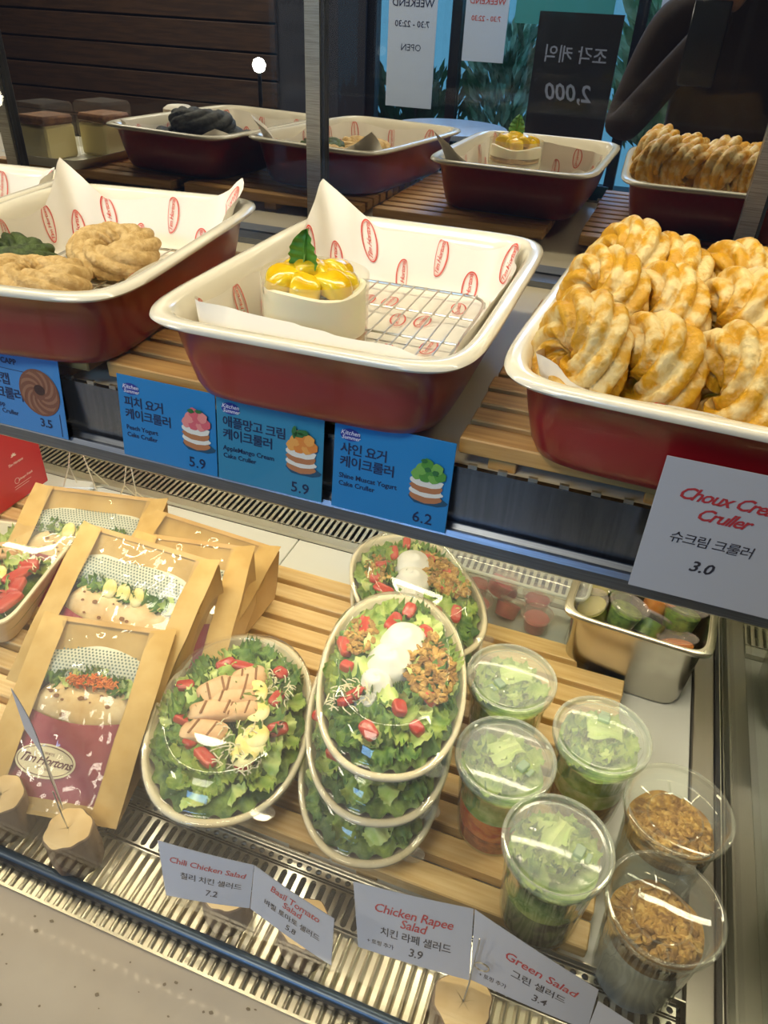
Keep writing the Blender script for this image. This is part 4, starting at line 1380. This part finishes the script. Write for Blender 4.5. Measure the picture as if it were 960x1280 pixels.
def window_bag(label, org, W, L, rot, incl, T0, T1, fill, seed, logo=False, tw=0.0):
    r = random.Random(seed)
    o = thing('sandwich_bag', label, 'food bag', (0, 0, 0), 0, 'window-front kraft bags')
    c, s = math.cos(R(rot)), math.sin(R(rot))
    ci, si = math.cos(R(incl)), math.sin(R(incl))
    u = Vector((c, s, 0)); v = Vector((-s * ci, c * ci, si)); w = u.cross(v)
    M = Matrix(((u.x, v.x, w.x, org[0]), (u.y, v.y, w.y, org[1]), (u.z, v.z, w.z, org[2]), (0, 0, 0, 1)))
    o.matrix_world = M
    sw = .027
    bul = lambda q: math.sin(PI * min(1, max(0, q / L))) ** .7
    def back(q):
        f = q / L
        return -(T0 + (T1 - T0) * min(1, f / .78)) if f < .78 else -(T1 * (1 - (f - .78) / .22) + .004)
    # back, bottom, gussets with a sharp inward fold
    N = 14
    mb = MB()
    mb.grid(8, N, lambda p, q: (p * W, q * L, back(q * L) + .002 * nz(p * 3 + seed, q * 5, 0)))
    mb.grid(8, 3, lambda p, q: (p * W, 0, back(0) * q))
    for sx in (0, 1):
        mb.grid(5, N, lambda p, q, sx=sx: (W * sx + (-1 if sx else 1) * .010 * math.sin(PI * p) * (.3 + q) + .0015 * nz(p * 2, q * 6, seed), q * L, back(q * L) * p + .001))
    mb.build('kraft_body', KRAFTIN, o, angle=60)
    # side strips (folded over the window film) with uneven top ends
    for sx in (0, 1):
        x0, x1 = (0 - .002, sw) if sx == 0 else (W - sw, W + .002)
        e = (L + .004, L - .001) if sx == 0 else (L - .002, L + .005)
        mb = MB()
        def fs(p, q, x0=x0, x1=x1, e=e):
            top = e[0] + (e[1] - e[0]) * p
            return (x0 + (x1 - x0) * p + .0015 * nz(q * 4, seed, 1) + tw * q, q * top, .0030 + .004 * bul(q * L) * (1 - abs(p - .5)) + .0012 * nz(q * 6 + seed, p * 2, 2))
        mb.grid(5, 20, fs)
        mb.build('kraft_side_strip', KRAFT, o, angle=70)
    # folded hem at the top and strip at the foot
    MB().grid(12, 3, lambda p, q: (p * W, L - .004 + .006 * q, .0015 + .003 * math.sin(p * 9 + seed) * 0)).build('top_hem', KRAFTIN, o)
    MB().grid(10, 4, lambda p, q: (p * W, .0 + .016 * q, .0022 + .0045 * bul(.016 * q))).build('foot_strip', KRAFT, o)
    # window film, crumpled
    def ff(p, q):
        x, y = sw * .8 + (W - 1.6 * sw) * p, .004 + (L - .008) * q
        k = 1 - abs(2 * p - 1) ** 3
        return (x, y, .0035 + .0055 * bul(y) * k + .0045 * (nz(x * 60 + seed, y * 45, 1) + .6 * abs(nz(x * 95, y * 110 + seed, 2))) * k)
    MB().grid(34, 44, ff).build('clear_window', FILM, o, angle=20)
    # maroon sleeve
    xa, xb = sw * .75, W - sw * .75
    sl = L * .50
    arc = lambda p: .010 * (1 - (2 * p - 1) ** 2)
    MB().grid(24, 12, lambda p, q: (xa + (xb - xa) * p, .012 + (sl - .012 - arc(p)) * q, -.004 + .0065 * bul(.012 + sl * q) * (1 - abs(2 * p - 1) ** 4))).build('maroon_sleeve', MAROON, o)
    if logo:
        fl = lambda x, y: (W * .39 + x, sl * .50 + y, -.0033 + .0065 * bul(.012 + sl * .44) + .0004)
        mb = MB(); put(mb, oval2d(.0335, .0170, 36), lambda x, y: fl(x, y), rot=-.06); mb.build('logo_oval', LOGOC, o, smooth=False)
        mb = MB()
        f2 = lambda x, y: tuple(Vector(fl(x, y)) + Vector((0, 0, .0004)))
        put(mb, oval2d(.0312, .0149, 36, .0007), f2, rot=-.06)
        put(mb, text2d('Tim Hortons', .0125, .38, .016, .88, 'CENTER'), f2, 0, -.0036, -.06)
        put(mb, text2d('ALWAYS', .0038, 0, .01, 1.1, 'CENTER'), f2, 0, .0062, -.06)
        put(mb, text2d('FRESH', .0038, 0, .01, 1.1, 'CENTER'), f2, 0, -.0090, -.06)
        mb.build('logo_lettering', mat('logo_maroon_ink', '#5c1f2b', .6), o, smooth=False)
    # bread roll edge over the sleeve
    hb_ = L * .25
    def bf(p, q):
        x = xa + .002 + (xb - xa - .004) * p
        ends = (1 - abs(2 * p - 1) ** 5)
        y0 = sl - arc(p) - .006
        t = PI * q
        yy = y0 + hb_ * (1 - math.cos(t)) / 2 * (.55 + .45 * ends) + .0018 * nz(p * 7, seed, q * 2)
        return (x, yy, -.010 + (.012 + .002 * nz(p * 6, q * 4, seed)) * math.sin(t) * (.6 + .4 * ends))
    MB().grid(34, 12, bf).build('bread_edge', BREAD, o)
    mb = MB()
    for q in range(11):
        p, qq = r.uniform(.1, .9), r.uniform(.3, .7)
        c0 = Vector(bf(p, qq))
        a_ = r.uniform(.0008, .0028)
        put(mb, blob2d(0, 0, a_ * 1.4, a_, q, 8), lambda x, y, c0=c0: (c0.x + x, c0.y + y, c0.z + .0008))
    mb.build('char_spots', CHAR, o)['kind'] = 'stuff'
    # dotted liner paper and fillings behind the bread
    ya = sl + hb_ * .62
    yb = L * .88
    MB().grid(10, 6, lambda p, q: (.004 + (W - .008) * p, L * (.70 + .295 * q), -.013 + .0125 * q + .002 * nz(p * 4, q * 3, seed))).build('kraft_inner_sheet', KRAFT, o)
    MB().grid(20, 8, lambda p, q: (xa + (xb - xa) * p, ya + (yb - ya) * q * (1 - .25 * abs(2 * p - 1) ** 2) + .003 * math.sin(p * 9 + seed) * q, -.010 + .010 * math.sin(PI * .8 * q + .3))).build('dotted_liner_paper', DOTP, o)
    mb = MB()
    pt = .0042
    for i in range(int((xb - xa) / pt)):
        for j in range(int((yb - ya) / (pt * .87))):
            x = xa + (i + (.5 if j % 2 else 0) + .3) * pt
            y = ya + j * pt * .87
            q = (y - ya) / (yb - ya)
            p = (x - xa) / (xb - xa)
            if p > .97 or q * (1) > (1 - .25 * abs(2 * p - 1) ** 2) - .06:
                continue
            put(mb, oval2d(.00125, .00125, 6), lambda a_, b_, x=x, y=y, q=q: (x + a_, y + b_, -.0088 + .010 * math.sin(PI * .8 * q + .3)))
    mb.build('paper_dots', DOTI, o, smooth=False)['kind'] = 'stuff'
    for q in range(9):
        l = link('lettuce_leaf', LEAVES[2 + q % 3], o)
        l.matrix_local = T(xa + .008 + (xb - xa - .016) * (q + .5) / 9, ya + .004 + r.uniform(-.003, .006), -.003 + r.uniform(-.002, .002)) @ RZ(r.uniform(60, 120)) @ RX(r.uniform(-20, 20)) @ S(.55)
    if fill == 'carrot':
        shreds(90, .030, .006, -.002, seed, CARROT, 'grated_carrot', o, W * .52, ya + .004, .0009, .010, zf=lambda x, y: .001)
    elif fill == 'egg':
        for q in range(3):
            l = link('egg_slice', EGG, o)
            l.matrix_local = T(W * (.38 + .1 * q), ya + .003, .001) @ RX(10) @ S(.7)
    return o

window_bag('front kraft window bag, maroon sleeve with cream oval logo and orange carrot filling', (-.519, .279, .030), .153, .205, 11.4, 27, .003, .075, 'carrot', 3, True)
window_bag('kraft window bag directly behind the front bag, with egg filling showing', (-.586, .409, .052), .190, .200, -1.0, 35, .016, .07, 'egg', 7)
window_bag('kraft window bag tucked half hidden behind the second bag, right strip showing', (-.500, .436, .048), .152, .198, 11, 29, .012, .075, 'plain', 11)
window_bag('kraft window bag with a broad folded side, reaching nearest the rear vent', (-.592, .520, .030), .206, .195, -3.5, 24, .004, .060, 'plain', 15)
window_bag('kraft window bag at the rear left, beside the red box', (-.725, .500, .032), .197, .198, 11.6, 25, .004, .062, 'egg', 19)

# ------------------------------------------------------------------ red box, wire stands, small tag
t = thing('gift_box', 'glossy red paper box with a small white emblem at the left edge', 'box', (-0.925, 0.695, .0315), 0)
RED = mat('red_box_card', '#c02428', 0.4, coat=.2)
MB().bbox(-.065, .065, -.095, .095, 0, .145, .002).build('box_body', RED, t, smooth=False)
MB().bbox(-.066, .066, -.096, .096, .1455, .160, .002).build('box_lid', RED, t, smooth=False)
mb = MB()
fx = lambda x, z: (.0656, x, z)
LW = mat('white_foil', '#f3e6dc', .4)
for q in range(5):
    an = PI / 2 + (q - 2) * .75
    put(mb, poly2d([(0, 0), (.0035 * math.cos(an - .35), .0035 * math.sin(an - .35)), (.0062 * math.cos(an), .0062 * math.sin(an)), (.0035 * math.cos(an + .35), .0035 * math.sin(an + .35))]), fx, .040, .078)
put(mb, text2d('Tim Hortons', .0065, .3, .01, .9, 'CENTER'), fx, .040, .064)
put(mb, oval2d(.005, .005, 20, .0006), fx, .034, .036)
put(mb, text2d('always fresh', .0062, .2, .006, 1, 'CENTER'), fx, .052, .034)
put(mb, rect2d(-.018, 0, .018, .0006), fx, .044, .027)
put(mb, rect2d(-.018, 0, .012, .0006), fx, .044, .023)
mb.build('white_emblem', LW, t, smooth=False)

ACR = clear('acrylic_stand', '#f5faf0', .02, haze=.10, hazecol='#f2f2dc')
WIRE = mat('pale_wire', '#e8e4cf', .3, .3)
def easel(label, x, y, rz, sc=1.0):
    t = thing('wire_stand', label, 'stand', (x, y, .0005), R(rz), 'wire stands behind the bags')
    P_ = [(-.03, -.02, .001), (-.012, .0, .055), (-.004, .005, .095), (.004, .005, .095), (.012, 0, .055), (.03, -.02, .001)]
    MB().tube([tuple(c * sc for c in p) for p in P_], .0011, 6).build('front_frame', WIRE, t)
    P_ = [(-.012, 0, .055), (-.022, .035, .001), (.022, .035, .001), (.012, 0, .055)]
    MB().tube([tuple(c * sc for c in p) for p in P_], .0011, 6).build('rear_leg', WIRE, t)
    P_ = [(-.03, -.02, .001), (-.028, -.034, .002), (-.028, -.036, .012)]
    for sx in (-1, 1):
        MB().tube([(p[0] * sx * sc, p[1] * sc, p[2] * sc) for p in P_], .0011, 6).build('front_hook', WIRE, t)
    MB().tube([(-.021 * sc, -.01 * sc, .028 * sc), (.021 * sc, -.01 * sc, .028 * sc)], .001, 6).build('crossbar', WIRE, t)
    return t
easel('empty wire easel stand beside the red box, left one of the pair', -.800, .800, 20, 1.25)
easel('empty wire easel stand behind the rear bag, right one of the pair', -.690, .785, -15, 1.15)
t = thing('plastic_tag', 'small white plastic tag lying beside the wire stands', 'tag', (-.835, .822, .0008), R(12))
MB().bbox(-.028, .028, -.014, .014, 0, .012, .003).build('tag_body', WHITEP, t)

# ------------------------------------------------------------------ deli cups
CR, CH = .0475, .110


def cup_shell(o, R0, H, lid, ridged=True, frosted=True):
    n = 72
    prof = [(R0 * .70, .0), (R0 * .735, .002), (R0 * .745, .006), (R0 * .80, H * .45), (R0 * .875, H - .016), (R0 * .93, H - .014), (R0 * .945, H - .004), (R0 * .985, H - .003), (R0 * .985, H - .001)]
    rings = []
    for rr_, z in prof:
        rings.append([((rr_ * (1 + (.010 * math.cos(24 * t) if ridged and .006 < z < H - .02 else 0))) * math.cos(t), (rr_ * (1 + (.010 * math.cos(24 * t) if ridged and .006 < z < H - .02 else 0))) * math.sin(t), z) for t in [2 * PI * q / 96 for q in range(96)]])
    MB().rings(rings, True).build('clear_cup', CUPC, o, angle=50)


def cup_lid(o, R0, H, m, ring, rz=0, domed=False):
    if not domed:
        l = MB().lathe([(R0 * .99, H - .006), (R0 * 1.0, H - .001), (R0 * .995, H + .0025), (R0 * .95, H + .0035), (R0 * .92, H + .0030), (R0 * .90, H - .0015), (R0 * .84, H - .002), (R0 * .83, H + .0002), (R0 * .80, H + .0008), (R0 * .01, H + .0012)], 72).build('lid', m, o, angle=50)
        MB().tube([(R0 * .955 * math.cos(2 * PI * q / 60), R0 * .955 * math.sin(2 * PI * q / 60), H + .003) for q in range(60)], .0012, 6, True).build('lid_rim', LID, l)
        M = RZ(rz) @ T(.006, -R0 * .36, H)
        MB().lathe([(.0125, .001), (.0118, .0035), (.0105, .0042), (.0095, .0036)], 28, M=M).build('raised_ring', LID, l)
        MB().bbox(-.0058, .0058, -.0042, .0042, .001, .0060, .001, M=M @ RZ(12)).bbox(-.0045, .0045, -.0105, -.0062, .0008, .0030, .0006, M=M @ RZ(12)).build('straw_tab', clear('tab_plastic', '#e6efe0', .12, haze=.35, hazecol='#c6d6c8'), l)
        for qx in (-.018, -.003):
            MB().lathe([(.004, .001), (.0036, .0026), (.0012, .0028)], 16, M=RZ(rz) @ T(qx, R0 * .48, H)).build('lid_button', LID, l)
        return l
    l = MB().lathe([(R0 * .99, H - .006), (R0 * 1.0, H - .001), (R0 * .995, H + .0025), (R0 * .95, H + .0035), (R0 * .92, H + .003), (R0 * .89, H - .004), (R0 * .85, H - .012), (R0 * .82, H - .013), (R0 * .01, H - .0125)], 72).build('lid', m, o, angle=50)
    MB().tube([(R0 * .955 * math.cos(2 * PI * q / 60), R0 * .955 * math.sin(2 * PI * q / 60), H + .003) for q in range(60)], .0012, 6, True).build('lid_rim', LID, l)
    mb = MB()
    for q in range(8):
        a0 = 2 * PI * q / 8 + .2
        mb.tube([(R0 * .55 * math.cos(a0), R0 * .55 * math.sin(a0), H - .0115), (R0 * .78 * math.cos(a0), R0 * .78 * math.sin(a0), H - .0110)], .0010, 5)
    mb.tube([(R0 * .5 * math.cos(2 * PI * q / 40), R0 * .5 * math.sin(2 * PI * q / 40), H - .0115) for q in range(40)], .001, 5, True)
    mb.build('pressed_ribs', LID, l)
    return l


def fillcyl(o, nm, z0, z1, R0, H, m, seed, label=None, wob=.002):
    rz = lambda z: R0 * (.715 + .16 * z / H)
    r0, r1 = rz(z0) - .0012, rz(z1) - .0012
    f = lambda rr_, z, k: [(rr_ * math.cos(t), rr_ * math.sin(t), z + k * wob * math.sin(5 * t + seed)) for t in [2 * PI * q / 40 for q in range(40)]]
    ob = MB().rings([f(r0, z0, 0), f((r0 + r1) / 2 * 1.0, (z0 + z1) / 2, .5), f(r1, z1, 1), f(r1 * .6, z1 + .001, .5)], True, True).build(nm, m, o)
    if label:
        ob['label'] = label
    return ob

LAY = {'green': [('grape_pieces', 0, .045, mat('grape_mix', '#4b4436', .4, col2='#7b8a58', scale=60)), ('leaf_mix', .045, .088, mat('leaf_mix', '#7da23e', .5, col2='#c3d385', scale=75, bump=.8, bscale=120))],
       'carrot': [('salsa_layer', 0, .022, mat('salsa_layer', '#8c3a1c', .4, col2='#c46a3a', scale=90, bump=.6)), ('carrot_layer', .022, .052, mat('carrot_layer', '#d8541c', .4, col2='#ee8a3c', scale=110, bump=.8)), ('leaf_mix', .052, .088, MATS.get('leaf_mix'))],
       'grain': [('grain_layer', 0, .038, mat('grain_layer', '#b98a4c', .6, col2='#7d4d2a', scale=120, bump=1.0, bscale=200)), ('cabbage_layer', .038, .062, mat('cabbage_layer', '#d9dba6', .5, col2='#a9b96a', scale=80, bump=.6)), ('leaf_mix', .062, .088, MATS.get('leaf_mix'))]}
LAY['carrot'][2] = ('leaf_mix', .052, .088, MATS['leaf_mix'])
LAY['grain'][2] = ('leaf_mix', .062, .088, MATS['leaf_mix'])


def salad_cup(label, x, y, z, kind, seed, rz=0):
    r = random.Random(seed)
    o = thing('salad_cup', label, 'cup', (x, y, z), R(r.uniform(0, 40)), 'lidded salad cups')
    cup_shell(o, CR, CH, None)
    for nm, a, b, m in LAY[kind]:
        fillcyl(o, nm, a + .002, b, CR, CH, m, seed)
    for q in range(13):
        t = 2 * PI * q / 13
        e_ = .026 if q < 9 else .010
        l = link('lettuce_leaf', LEAVES[(0, 2, 0, 4, 1, 3)[q % 6]], o)
        l.matrix_local = T(e_ * math.cos(t), e_ * math.sin(t), .092 + r.uniform(0, .004)) @ RZ(math.degrees(t) + 90 + r.uniform(-20, 20)) @ RX(r.uniform(-18, 18)) @ S(.62)
    # a pale romaine rib or cucumber slice under the lid
    mb = MB(); mb.grid(10, 8, lambda u, v: ((u - .5) * .034, (v - .5) * .019 * (1 + .3 * math.sin(u * 6)), .004 * math.sin(u * 3) + .0012 * math.sin(v * 14)))
    l = mb.build('romaine_heart', LETW, o)
    l.matrix_local = T(.006, .012, .1005) @ RZ(r.uniform(-60, 60)) @ RX(6)
    cup_lid(o, CR, CH, FROST, None, rz)
    return o

salad_cup('clear lidded cup of green salad in front, beside the granola cups', .040, .384, .0302, 'green', 5, 40)
salad_cup('clear lidded cup with a bright orange carrot layer, right of the salad stack', -.020, .453, .0302, 'carrot', 6, 20)
salad_cup('clear lidded cup of salad over brown grains and cabbage', .062, .514, .0302, 'grain', 7, 150)
salad_cup('clear lidded cup of green salad furthest back, right of the rear yogurt bowl', -.036, .553, .0302, 'green', 8, -60)
YOGF = mat('yogurt_fill', '#d9dcd6', .45)


def granola_cup(label, x, y, z, H, seed):
    o = thing('granola_cup', label, 'cup', (x, y, z), 0, 'granola yogurt cups')
    R0 = .0485
    cup_shell(o, R0, H, None)
    fillcyl(o, 'yogurt', .002, H - .040, R0, H, YOGF, seed)
    fillcyl(o, 'granola_base', H - .040, H - .030, R0, H, GRAN, seed)
    cxx = .006 * (1 if seed % 2 else -1)
    flakes(520, R0 * .72, R0 * .72, seed, o, 0, 0, zf=lambda x, y: H - .032 + .013 * max(0, 1 - ((x - .004) ** 2 + (y + .018) ** 2) / .0016) , s=.0046)
    cup_lid(o, R0, H, LID, None, 0, True)
    return o
granola_cup('clear cup of granola yogurt further back of the pair, near the side glass', .138, .466, .001, .128, 11)
granola_cup('clear cup of granola yogurt nearer the front of the pair', .133, .376, .001, .118, 12)

# ------------------------------------------------------------------ clear tub of pink sauce cups
PINK = mat('pink_sauce', '#c8505c', .4, col2='#b23c4c', scale=60)
def sauce_cup(label, x, y, z, m, grp, s=1.0, tilt=(0, 0), cat='cup'):
    o = thing('sauce_cup', label, cat, (x, y, z), 0, grp)
    o.rotation_euler = (R(tilt[0]), R(tilt[1]), 0)
    r0, h = .0205 * s, .028 * s
    MB().lathe([(r0 * .72, 0), (r0 * .95, h - .002), (r0 * 1.02, h)], 32, cap0=True).build('cup_wall', CUPC, o)
    MB().lathe([(r0 * .70, .0012), (r0 * .86, h * .72), (r0 * .5, h * .76)], 28, cap0=True, cap1=True).build('sauce', m, o)
    l = MB().lathe([(r0 * 1.08, h - .002), (r0 * 1.1, h + .001), (r0 * 1.0, h + .002), (r0 * .9, h), (r0 * .86, h + .001), (r0 * .01, h + .0014)], 32).build('lid', clear('sauce_lid', '#fbf4f0', .12, haze=.16, hazecol='#f0e2de'), o)
    return o
tub = thing('clear_tub', 'clear rectangular tub with a rolled rim behind the cups', 'tub', (-.073, .797, .0005), R(-2))
TP = clear('tub_plastic', '#fafcf6', .06, haze=.15)
ta, tb, th = .0455, .094, .100
def rx_(a, b, z, e=9):
    return [(b * sup(2 * PI * (i + .5) / 80, e)[0], a * sup(2 * PI * (i + .5) / 80, e)[1], z) for i in range(80)]
MB().rings([rx_(ta - .014, tb - .014, .001), rx_(ta - .011, tb - .011, .003), rx_(ta - .004, tb - .004, th - .006), rx_(ta, tb, th - .004), rx_(ta + .001, tb + .001, th), rx_(ta - .004, tb - .004, th + .0015), rx_(ta - .006, tb - .006, th - .002)], True).build('tub_wall', TP, tub)
MB().rings([rx_(ta + .004, tb + .004, th - .001), rx_(ta + .0045, tb + .0045, th + .006), rx_(ta - .002, tb - .002, th + .0085), rx_(ta - .008, tb - .008, th + .006), rx_(ta - .014, tb - .014, th + .009)], cap1=True).build('tub_lid', TP, tub)
MB().tube([(p[0], p[1], th + .006) for p in rx_(ta + .004, tb + .004, 0)], .0024, 8, True).build('lid_rim', clear('tub_rim_plastic', '#fafcf6', .08, haze=.32, hazecol='#e9e8da'), tub)
mb = MB()
for q in range(3):
    mb.tube([(-.055 + q * .045, -.03, th + .010), (-.035 + q * .045, .0, th + .015), (-.015 + q * .045, .03, th + .010)], .0014, 6)
mb.build('lid_ribs', TP, tub)
for k, (x, y, z, tl, lb) in enumerate(((-.118, .782, .004, (0, 0), 'standing at the front left corner of the clear tub'), (-.078, .786, .010, (-35, 10), 'tipped forward in the middle front of the clear tub'), (-.034, .785, .004, (0, 0), 'standing at the front right of the clear tub'),
                                      (-.128, .822, .004, (0, 0), 'at the rear left corner of the clear tub'), (-.082, .822, .020, (10, -20), 'leaning at the back of the clear tub'), (-.040, .824, .004, (0, 0), 'at the rear right of the clear tub'), (-.098, .802, .036, (-15, 25), 'lying on top of the others in the clear tub'))):
    sauce_cup('small lidded cup of pink sauce ' + lb, x, y, z, PINK, 'pink sauce cups in the clear tub', 1.0, tl)

# ------------------------------------------------------------------ steel pan of green and orange sauce cups
pan = thing('steel_pan', 'stainless steel pan with a wide rim holding green and orange sauce cups', 'pan', (.090, .770, .0005), R(-4))
pa, pb, phh = .071, .089, .112
PANM = mat('pan_steel', '#cfcbc0', .24, 1.0, col2='#b5b1a6', scale=12)
MB().rings([rx_(pa - .024, pb - .024, 0, 6), rx_(pa - .017, pb - .017, .004, 6), rx_(pa - .014, pb - .014, .014, 6), rx_(pa - .009, pb - .009, phh - .004, 7), rx_(pa - .008, pb - .008, phh, 7), rx_(pa - .003, pb - .003, phh + .0005, 8), rx_(pa, pb, phh - .001, 8), rx_(pa, pb, phh - .004, 8), rx_(pa - .001, pb - .001, phh - .004, 8), rx_(pa - .0015, pb - .0015, phh - .0018, 8),
            rx_(pa - .005, pb - .005, phh - .0015, 8), rx_(pa - .0095, pb - .0095, phh - .002, 7), rx_(pa - .011, pb - .011, phh - .01, 7), rx_(pa - .016, pb - .016, .016, 6), rx_(pa - .022, pb - .022, .003, 6)], True, True).build('pan_body', PANM, pan)
GS = mat('green_sauce', '#4e6d1c', .35, col2='#7b9a34', scale=90)
OS = mat('orange_sauce', '#e8861c', .4, col2='#f0a040', scale=60)
YS = mat('yellow_green_dressing', '#a3a43c', .35)
MS = mat('magenta_sauce', '#a03058', .4)
for k, (x, y, z, m, tl, s, lb) in enumerate(((.040, .760, .074, YS, (10, -25), 1.05, 'pale yellow-green sauce cup at the left inside the steel pan'), (.068, .752, .080, GS, (-8, 12), 1.15, 'upright green sauce cup nearest the front left of the steel pan'),
        (.101, .752, .072, GS, (-42, 20), 1.05, 'green sauce cup tipped to show its lid, middle of the steel pan'), (.139, .780, .072, GS, (-15, 5), 1.25, 'largest green sauce cup at the right side of the steel pan'),
        (.143, .735, .060, OS, (-20, -10), 1.1, 'orange sauce cup at the front right corner of the steel pan'), (.105, .724, .052, MS, (-20, 0), 1.0, 'magenta sauce cup low at the front of the steel pan'),
        (.108, .800, .080, OS, (-10, 20), 1.1, 'orange sauce cup at the back of the steel pan'), (.062, .800, .082, GS, (-30, 10), 1.1, 'green sauce cup at the back of the steel pan'), (.032, .800, .070, YS, (0, 0), 1.1, 'yellow-green sauce cup in the back left corner of the steel pan'))):
    sauce_cup(lb, x, y, z, m, 'sauce cups in the steel pan', s, tl)

# ------------------------------------------------------------------ wooden stumps with wire clips and handwritten cards
BARK = mat('tree_bark', '#957c60', .85, col2='#6e543e', scale=40, stretch=(1, 1, .3), bump=1.0, bscale=60)
CUT = mat('cut_wood_face', '#e3c690', .6, col2='#d2ae72', scale=18, bump=.1)
def stump(label, x, y, h=.050, r0=.0225, seed=0, lean=(0, 0)):
    t = thing('card_stump', label, 'card holder', (x, y, .0035), 0, 'log slice card holders')
    t.rotation_euler = (R(lean[0]), R(lean[1]), 0)
    f = lambda rr_, z: [((rr_ + .0011 * math.sin(3 * a + seed) + .0008 * math.sin(8 * a + seed * 2)) * math.cos(a), (rr_ + .0011 * math.sin(3 * a + seed) + .0008 * math.sin(8 * a + seed)) * math.sin(a), z) for a in [2 * PI * q / 40 for q in range(40)]]
    MB().rings([f(r0 * .98, 0), f(r0 * 1.03, h * .3), f(r0, h * .7), f(r0 * .99, h - .0012), f(r0 * .94, h)], True).build('bark', BARK, t)
    MB().rings([f(r0 * .94, h), f(r0 * .5, h + .0006), f(r0 * .02, h + .0006)], cap1=True).build('cut_face', CUT, t)
    return t
def clip_wire(st, h, pts):
    MB().tube(pts, .0007, 6).build('clip_wire', CHROME, st)
s1 = stump('log slice card holder standing alone below the front paper bag', -.396, .283, .050, .023, 1, (0, -3))
clip_wire(s1, .05, [(0, 0, .048), (-.004, .002, .066), (-.009, .006, .095)])
stump('log slice card holder cut by the left edge', -.484, .288, .050, .023, 2)
s3 = stump('dark log slice card holder under the Chili Chicken Salad card', -.231, .2905, .044, .0225, 3)
s4 = stump('log slice card holder under the Basil Tomato Salad card', -.152, .2885, .044, .0225, 4)
s5 = stump('log slice card holder under the Chicken Rapee and Green Salad cards', -.004, .278, .046, .0245, 5)
clip_wire(s3, .05, [(0, 0, .043), (0, -.004, .06), (0, -.006, .09)])
clip_wire(s4, .05, [(0, 0, .043), (0, -.004, .06), (0, -.006, .09)])
mb = [(0, 0, .045), (.001, .008, .060), (.001, .022, .085), (.001, .025, .102)]
clip_wire(s5, .05, mb)
MB().tube([(.0075 + .006 * math.cos(2 * PI * q / 20), .0165, .078 + .006 * math.sin(2 * PI * q / 20)) for q in range(20)], .0006, 5, True).build('wire_ring', CHROME, s5)


def hand_card(label, BL, BR, TR_, TL, lines, bend=0.0):
    """sheet through four corners, slightly bent, with handwriting"""
    BL, BR, TR_, TL = [Vector(p) for p in (BL, BR, TR_, TL)]
    o = thing('price_card', label, 'price card', tuple(BL), 0, 'handwritten cards on log holders')
    wd, ht = (BR - BL).length, (TL - BL).length
    nrm = (BR - BL).cross(TL - BL).normalized()
    def P(x, y, d=0):
        u, v = x / wd, y / ht
        p = BL * (1 - u) * (1 - v) + BR * u * (1 - v) + TR_ * u * v + TL * (1 - u) * v
        return p - BL + nrm * (bend * math.sin(PI * u) + d)
    if nrm.y > 0:
        sgn = -1
    else:
        sgn = 1
    MB().grid(12, 3, lambda u, v: P(u * wd, v * ht, .0003)).grid(12, 3, lambda u, v: P(u * wd, v * ht, -.0003), flip=True).build('card_sheet', GREYCARD, o)
    groups = {}
    for s_, x, y, size, m, sh in lines:
        mb = groups.setdefault(m.name, (MB(), m))[0]
        put(mb, text2d(s_, size, sh, .010, .95, 'CENTER'), lambda a, b: P(a, b, .0008 * sgn), x, y)
    for mb, m in groups.values():
        mb.build('red_lettering' if m is REDINK else 'black_lettering', m, o, smooth=False)
    return o

hand_card('handwritten white card reading Chili Chicken Salad, 7.2', (-.275, .262, .055), (-.2005, .279, .055), (-.1985, .290, .108), (-.288, .280, .106),
          [('Chili Chicken Salad', .039, .037, .0086, REDINK, .25), ('칠리 치킨 샐러드', .042, .0225, .0078, INK, .1), ('7.2', .042, .0085, .0095, INK, .2)], .0012)
hand_card('handwritten white card reading Basil Tomato Salad, 5.8, folded back from the Chili card', (-.1995, .279, .055), (-.1145, .262, .055), (-.117, .274, .108), (-.198, .290, .108),
          [('Basil Tomato', .046, .0395, .0104, REDINK, .25), ('Salad', .044, .0305, .0104, REDINK, .25), ('바질 토마토 샐러드', .044, .0195, .0078, INK, .1), ('5.8', .044, .0075, .0095, INK, .2)], .001)
hand_card('handwritten white card reading Chicken Rapee Salad, 3.9', (-.099, .284, .055), (-.0035, .293, .055), (-.0135, .322, .110), (-.114, .307, .110),
          [('Chicken Rapee', .048, .0400, .0112, REDINK, .3), ('Salad', .048, .0305, .0112, REDINK, .3), ('치킨 라페 샐러드', .050, .0195, .0088, INK, .1), ('3.9', .050, .0070, .0105, INK, .2), ('+ 토핑 추가', .020, .0085, .0050, INK, .1)], .0012)
hand_card('handwritten white card reading Green Salad, 3.4, folded back from the Chicken Rapee card', (-.0025, .294, .055), (.0935, .292, .055), (.0905, .298, .110), (-.0125, .322, .110),
          [('Green Salad', .054, .0365, .0122, REDINK, .3), ('그린 샐러드', .054, .0225, .0092, INK, .1), ('3.4', .056, .0085, .0105, INK, .2), ('+ 토핑 추가', .018, .0075, .0050, INK, .1)], .0012)
hand_card('handwritten white card with the word Maple in red, cut by the lower edge', (.088, .268, .052), (.185, .262, .052), (.185, .276, .100), (.092, .293, .104),
          [('Maple', .022, .034, .0125, REDINK, .3), ('Granola', .026, .022, .0125, REDINK, .3)], .001)
hand_card('grey-looking card seen almost edge-on above the log slice at the front bag', (-.4045, .289, .072), (-.487, .338, .094), (-.494, .344, .147), (-.410, .291, .120), [], .004)
